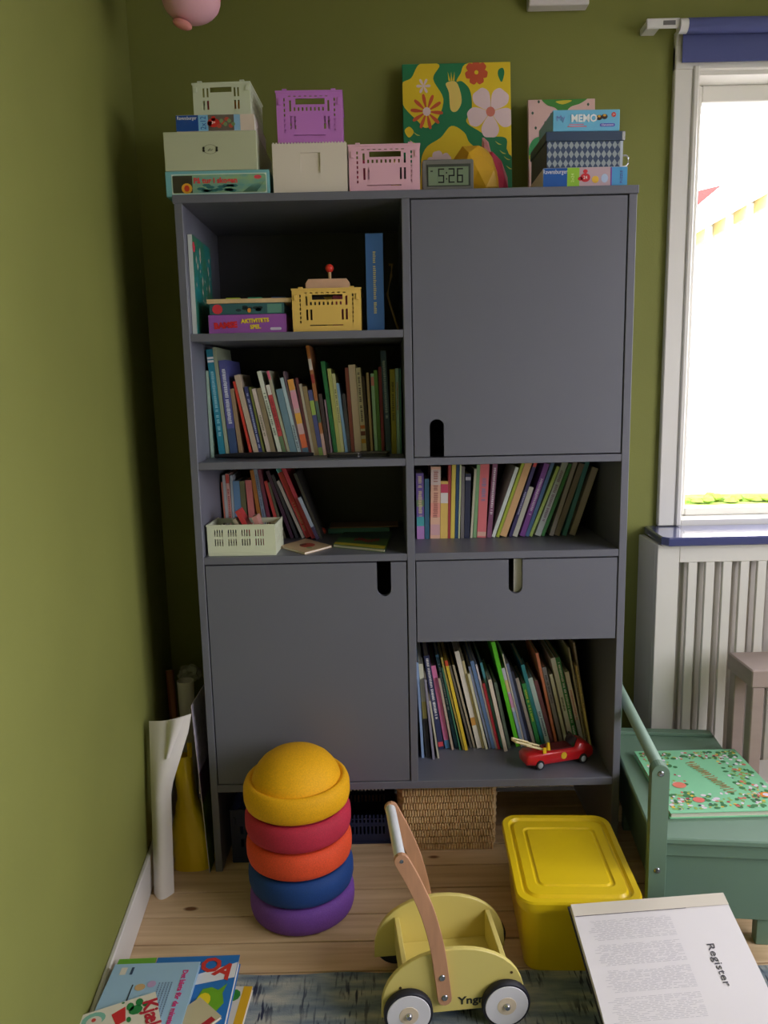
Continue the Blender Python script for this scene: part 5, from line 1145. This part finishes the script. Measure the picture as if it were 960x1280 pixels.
# yellow and white board book lowest at the right, green and blue books beside the wall
r, P = rect_book('white and yellow board book under the blue alphabet book', (262, 1232), (316, 1233), .20, zf, .012, (232, 226, 210)); f = quad_uv(P, .0123)
MB().flat([f(.80, .0), f(1, .0), f(1, .99), f(.80, .99)]).build('cover_print', mat((236, 184, 40), .4), r); MB().flat(disc_on(f, .62, .14, .16, .09, 10, .0004)).build('cover_print', mat((60, 150, 60), .4), r); MB().flat(disc_on(f, .5, .32, .13, .08, 10, .0004)).build('cover_print', mat((190, 90, 50), .4), r); MB().flat(disc_on(f, .45, .52, .13, .05, 10, .0005)).build('cover_print', mat((206, 60, 60), .4), r)
zg = .0925
for k, (nm, col, za, zb_) in enumerate((('grey', (120, 118, 112), .0062, .042), ('dark red', (120, 50, 48), .0424, .079))):
    C = rect_from((150+3*k, 1202), (256-4*k, 1200), .235, .1); book_flat('picture_book', f'thick {nm} book hidden low in the floor pile', C, za, zb_-za, col, cover=.002)
r, P = rect_book('green board book with picture squares against the left wall', (128, 1199.5), (196, 1197), .22, .0795, .0255, (110, 176, 60)); f = quad_uv(P, .0258)
MB().flat([f(.0, .40), f(.34, .40), f(.34, .995), f(.0, .995)]).build('cover_print', mat((50, 90, 110), .4), r)
for k in range(4): MB().flat([f(.06, .43+.14*k), f(.29, .43+.14*k), f(.29, .53+.14*k), f(.06, .53+.14*k)][::1]).build('picture_square', mat((214, 186, 150), .4), r, loc=(0, 0, .0003))
r, P = rect_book('blue alphabet board book with a green monster', (197.5, 1197), (300, 1193.5), .23, .0795, .0265, (44, 116, 190)); f = quad_uv(P, .0268)
MB().flat([f(.36, .31), f(.995, .10), f(.995, .30), f(.36, .42)]).build('cover_print', mat((226, 230, 234), .4), r)
for ch, u, v, rot in (('O', .68, .14, -12), ('A', .86, .22, -25)):
    p = f(u, v); MB().text(ch, .06, T((p[0], p[1], p[2]+.0006))@RZ(rot), bold=.002).build('lettering', mat((206, 60, 50), .4), r)
MB().flat(smooth_closed_3([f(.66, .44), f(.76, .42), f(.84, .44), f(.92, .38), (f(.90, .5)), f(.93, .62), f(.86, .72), f(.76, .78), f(.66, .72), f(.60, .6)], .0004) if False else [Vector(q)+Vector((0, 0, .0005)) for q in (f(.66, .44), f(.76, .42), f(.84, .46), f(.93, .38), f(.90, .5), f(.94, .62), f(.86, .74), f(.76, .8), f(.66, .74), f(.60, .6))]).build('monster_print', mat((110, 170, 40), .4), r)
MB().flat(disc_on(f, .7, .58, .08, .09, 12, .0009)).build('monster_print', mat((232, 210, 40), .4), r)
zl = zg+.0142
# light blue book on top
r, P = rect_book('light blue board book with pink title on the floor pile', (141, 1205.5), (250.5, 1202), .20, zg+.0145+.0005, .011, (160, 196, 222)); f = quad_uv(P, .0113)
ex_ = (Vector(f(1, 0))-Vector(f(0, 0))).normalized(); az = math.degrees(math.atan2(ex_.y, ex_.x))
p = f(.86, .50); MB().text('Det bästa för de minsta', .0165, T((p[0], p[1], p[2]+.0006))@RZ(az-90), bold=.0005, sx=.95).build('lettering', mat((214, 60, 130), .4), r)
b = MB()
for k in range(5):
    v = .38
    for j in range(18):
        b.flat([Vector(f(.60+.035*k, .30+.03*j))+Vector((0, 0, .0005)), Vector(f(.612+.035*k, .30+.03*j))+Vector((0, 0, .0005)), Vector(f(.612+.035*k, .322+.03*j))+Vector((0, 0, .0005)), Vector(f(.60+.035*k, .322+.03*j))+Vector((0, 0, .0005))])
b.build('text_block', mat((110, 130, 160), .4), r)
b = MB(); b.flat([f(.10, .06), f(.17, .06), f(.17, .17), f(.10, .17)]); b.build('label_print', mat((226, 220, 206), .4), r, loc=(0, 0, .0005)); b = MB(); b.flat([f(.22, .06), f(.25, .06), f(.25, .17), f(.22, .17)]); b.build('label_print', mat((60, 80, 110), .4), r, loc=(0, 0, .0005))
MB().flat(disc_on(f, .40, .36, .06, .05, 10, .0005)).build('picture_print', mat((206, 170, 120), .4), r); MB().flat(disc_on(f, .52, .32, .05, .05, 10, .0005)).build('picture_print', mat((190, 160, 200), .4), r)
b = MB(); b.flat([f(.30, .32), f(.315, .32), f(.315, .6), f(.30, .6)]); b.build('picture_print', mat((50, 60, 80), .4), r, loc=(0, 0, .0005))
# cream card book with red title in front, and the one with a red band
zk = zg+.0145+.0005+.0115
A = fl_(96, 1271, zk+.008); Bq = fl_(194.5, 1239.5, zk+.008); e = (Bq-A).normalized(); n = Vector((e.y, -e.x, 0)); C = [A, Bq, Bq+n*.13, A+n*.13]
r, P = book_flat('picture_book', 'cream board book with red title, nearest on the floor pile', C, zk, .008, (228, 222, 204), cover=.0018); f = quad_uv(P, .0083)
MB().flat([Vector(f(*q))+Vector((0, 0, .0003)) for q in ((.42, .20), (.60, .12), (.58, .42), (.46, .46))]).build('cover_print', mat((206, 44, 52), .4), r)
for u, v, ru, rv in ((.72, .26, .09, .10), (.66, .16, .05, .09), (.78, .12, .05, .08), (.58, .0301, .02, .02), (.62, .42, .03, .06), (.86, .2, .05, .06)): MB().flat(disc_on(f, u, v, ru, rv, 9, .0004)).build('leaf_print', mat((40, 130, 70), .4), r)
MB().flat(disc_on(f, .20, .18, .15, .14, 14, .0003)).build('face_print', mat((130, 190, 170), .4), r); MB().flat(disc_on(f, .20, .24, .10, .12, 14, .0006)).build('face_print', mat((222, 214, 200), .4), r); MB().flat(disc_on(f, .20, .2, .03, .04, 8, .0009)).build('face_print', mat((206, 70, 60), .4), r)
az = math.degrees(math.atan2(e.y, e.x)); p = f(.90, .50); MB().text('Kjæle', .042, T((p[0], p[1], p[2]+.0006))@RZ(az-90), bold=.0012).build('lettering', mat((190, 40, 60), .4), r)
A = fl_(236, 1252, zg+.021); Bq = fl_(250, 1246, zg+.021); Cq = fl_(277, 1270, zg+.021); e = (Cq-Bq).normalized(); n = Vector((e.y, -e.x, 0)); C = [Bq, Cq, Cq+n*.12, Bq+n*.12]
r, P = book_flat('notebook', 'small beige notebook with a red band on the floor pile', C, zg+.0147, .006, (196, 186, 150), cover=.001); f = quad_uv(P, .0063)
MB().flat([f(.80, .12), f(.98, .12), f(.98, .99), f(.80, .99)]).build('cover_print', mat((170, 40, 50), .4), r)
# ================================================================== THE BIG OPEN BOOK
A = Vector((.343, -.468, .2200)); Bq = Vector((.708, -.446, .2265))
dd = Vector((.0595, -.9243, -.3769)).normalized(); ee = (Bq-A).normalized(); dd = (dd-ee*dd.dot(ee)).normalized(); nn = ee.cross(dd)*-1
if nn.z < 0: nn = -nn
reg = thing('open_book', 'large open book showing its index page, leaning on the yellow box', 'book', A)
Lp = .285; wd = (Bq-A).length
reg.matrix_world = Matrix([[-ee.x, dd.x, nn.x, Bq.x], [-ee.y, dd.y, nn.y, Bq.y], [-ee.z, dd.z, nn.z, Bq.z], [0, 0, 0, 1]])
# local: x along the far edge from right to left, y toward the viewer, z page normal
th = -.019
def cover_len():
    """length of the book until its near edge meets the rug"""
    return (A.z+nn.z*th-.008)/-dd.z
CL = cover_len()
MB().box(-.004, wd+.004, -.004, CL, th, th+.003, bev=.001).build('cover', mat((46, 44, 60), .5), reg)
def page_z(y):
    t = y/Lp
    return -.016*max(0, (t-.62)/.38)**2
m_pg = mat((226, 222, 224), .75)
b = MB(); rows = [[(x*wd, .004+y*Lp/24, page_z(y*Lp/24)-.0005) for x in (0, .25, .5, .75, 1)] for y in range(25)]
bt = [[(p[0], p[1], th+.0032) for p in r_] for r_ in rows]
def closed_block(b, top, bot):
    bmx = bmesh.new(); n = len(top); m_ = len(top[0]); V = [[bmx.verts.new(p) for p in r_] for r_ in top]; U = [[bmx.verts.new(p) for p in r_] for r_ in bot]
    for i in range(n-1):
        for j in range(m_-1): bmx.faces.new((V[i][j], V[i][j+1], V[i+1][j+1], V[i+1][j])); bmx.faces.new((U[i][j], U[i+1][j], U[i+1][j+1], U[i][j+1]))
        bmx.faces.new((V[i][0], V[i+1][0], U[i+1][0], U[i][0])); bmx.faces.new((V[i][-1], U[i][-1], U[i+1][-1], V[i+1][-1]))
    for j in range(m_-1): bmx.faces.new((V[0][j], U[0][j], U[0][j+1], V[0][j+1])); bmx.faces.new((V[-1][j], V[-1][j+1], U[-1][j+1], U[-1][j]))
    bmesh.ops.recalc_face_normals(bmx, faces=bmx.faces); b.add(bmx)
closed_block(b, rows, bt); b.build('page_block', m_pg, reg, smooth=True, sharp=50)
L2_ = CL-Lp-.012
b = MB(); rows = [[(x*wd, .0065+Lp+y*L2_/20, -.004+.004*math.sin(math.pi*min(1, y/8))*1.-.003*(y/20)-.010*max(0, 1-y/3)) for x in (0, .5, 1)] for y in range(21)]
closed_block(b, rows, [[(p[0], p[1], th+.0032) for p in r_] for r_ in rows]); b.build('page_block', m_pg, reg, smooth=True, sharp=50)
MB().box(.0, wd, .002, .0305, .0004, .0014).build('page_edge', mat((214, 206, 192), .7), reg)
b = MB(); b.box(wd*.28, wd-.004, .0306, .0312, .0002, .0013); b.build('page_line', mat((90, 80, 90), .7), reg)
# index columns and heading: the page's top is at the right
b = MB(); rg = random.Random(31)
for cblk in range(4):
    y0_ = .045+cblk*.055
    for ln in range(15):
        yy = y0_+ln*.0031
        x = wd*.40
        ln_end = wd*.9
        while x < ln_end:
            L = rg.uniform(.006, .02); z_ = page_z(yy)+.0003
            if rg.random() > .12: b.flat([(x, yy, z_), (x+L, yy, z_), (x+L, yy+.0007, z_), (x, yy+.0007, z_)])
            x += L+.004
b.build('index_print', mat((184, 182, 188), .7), reg)
dr = Vector((CR@np.array([(898-480)/FPX, -(1205-640)/FPX, -1.])).tolist()); tt = (Bq-Vector(CAM.tolist())).dot(nn)/dr.dot(nn); hp = reg.matrix_world.inverted()@(Vector(CAM.tolist())+dr*tt)
MB().text('Register', .024, T((hp.x, hp.y, .0006))@RZ(90), sx=1.15).build('heading_lettering', mat((60, 58, 66), .6), reg)
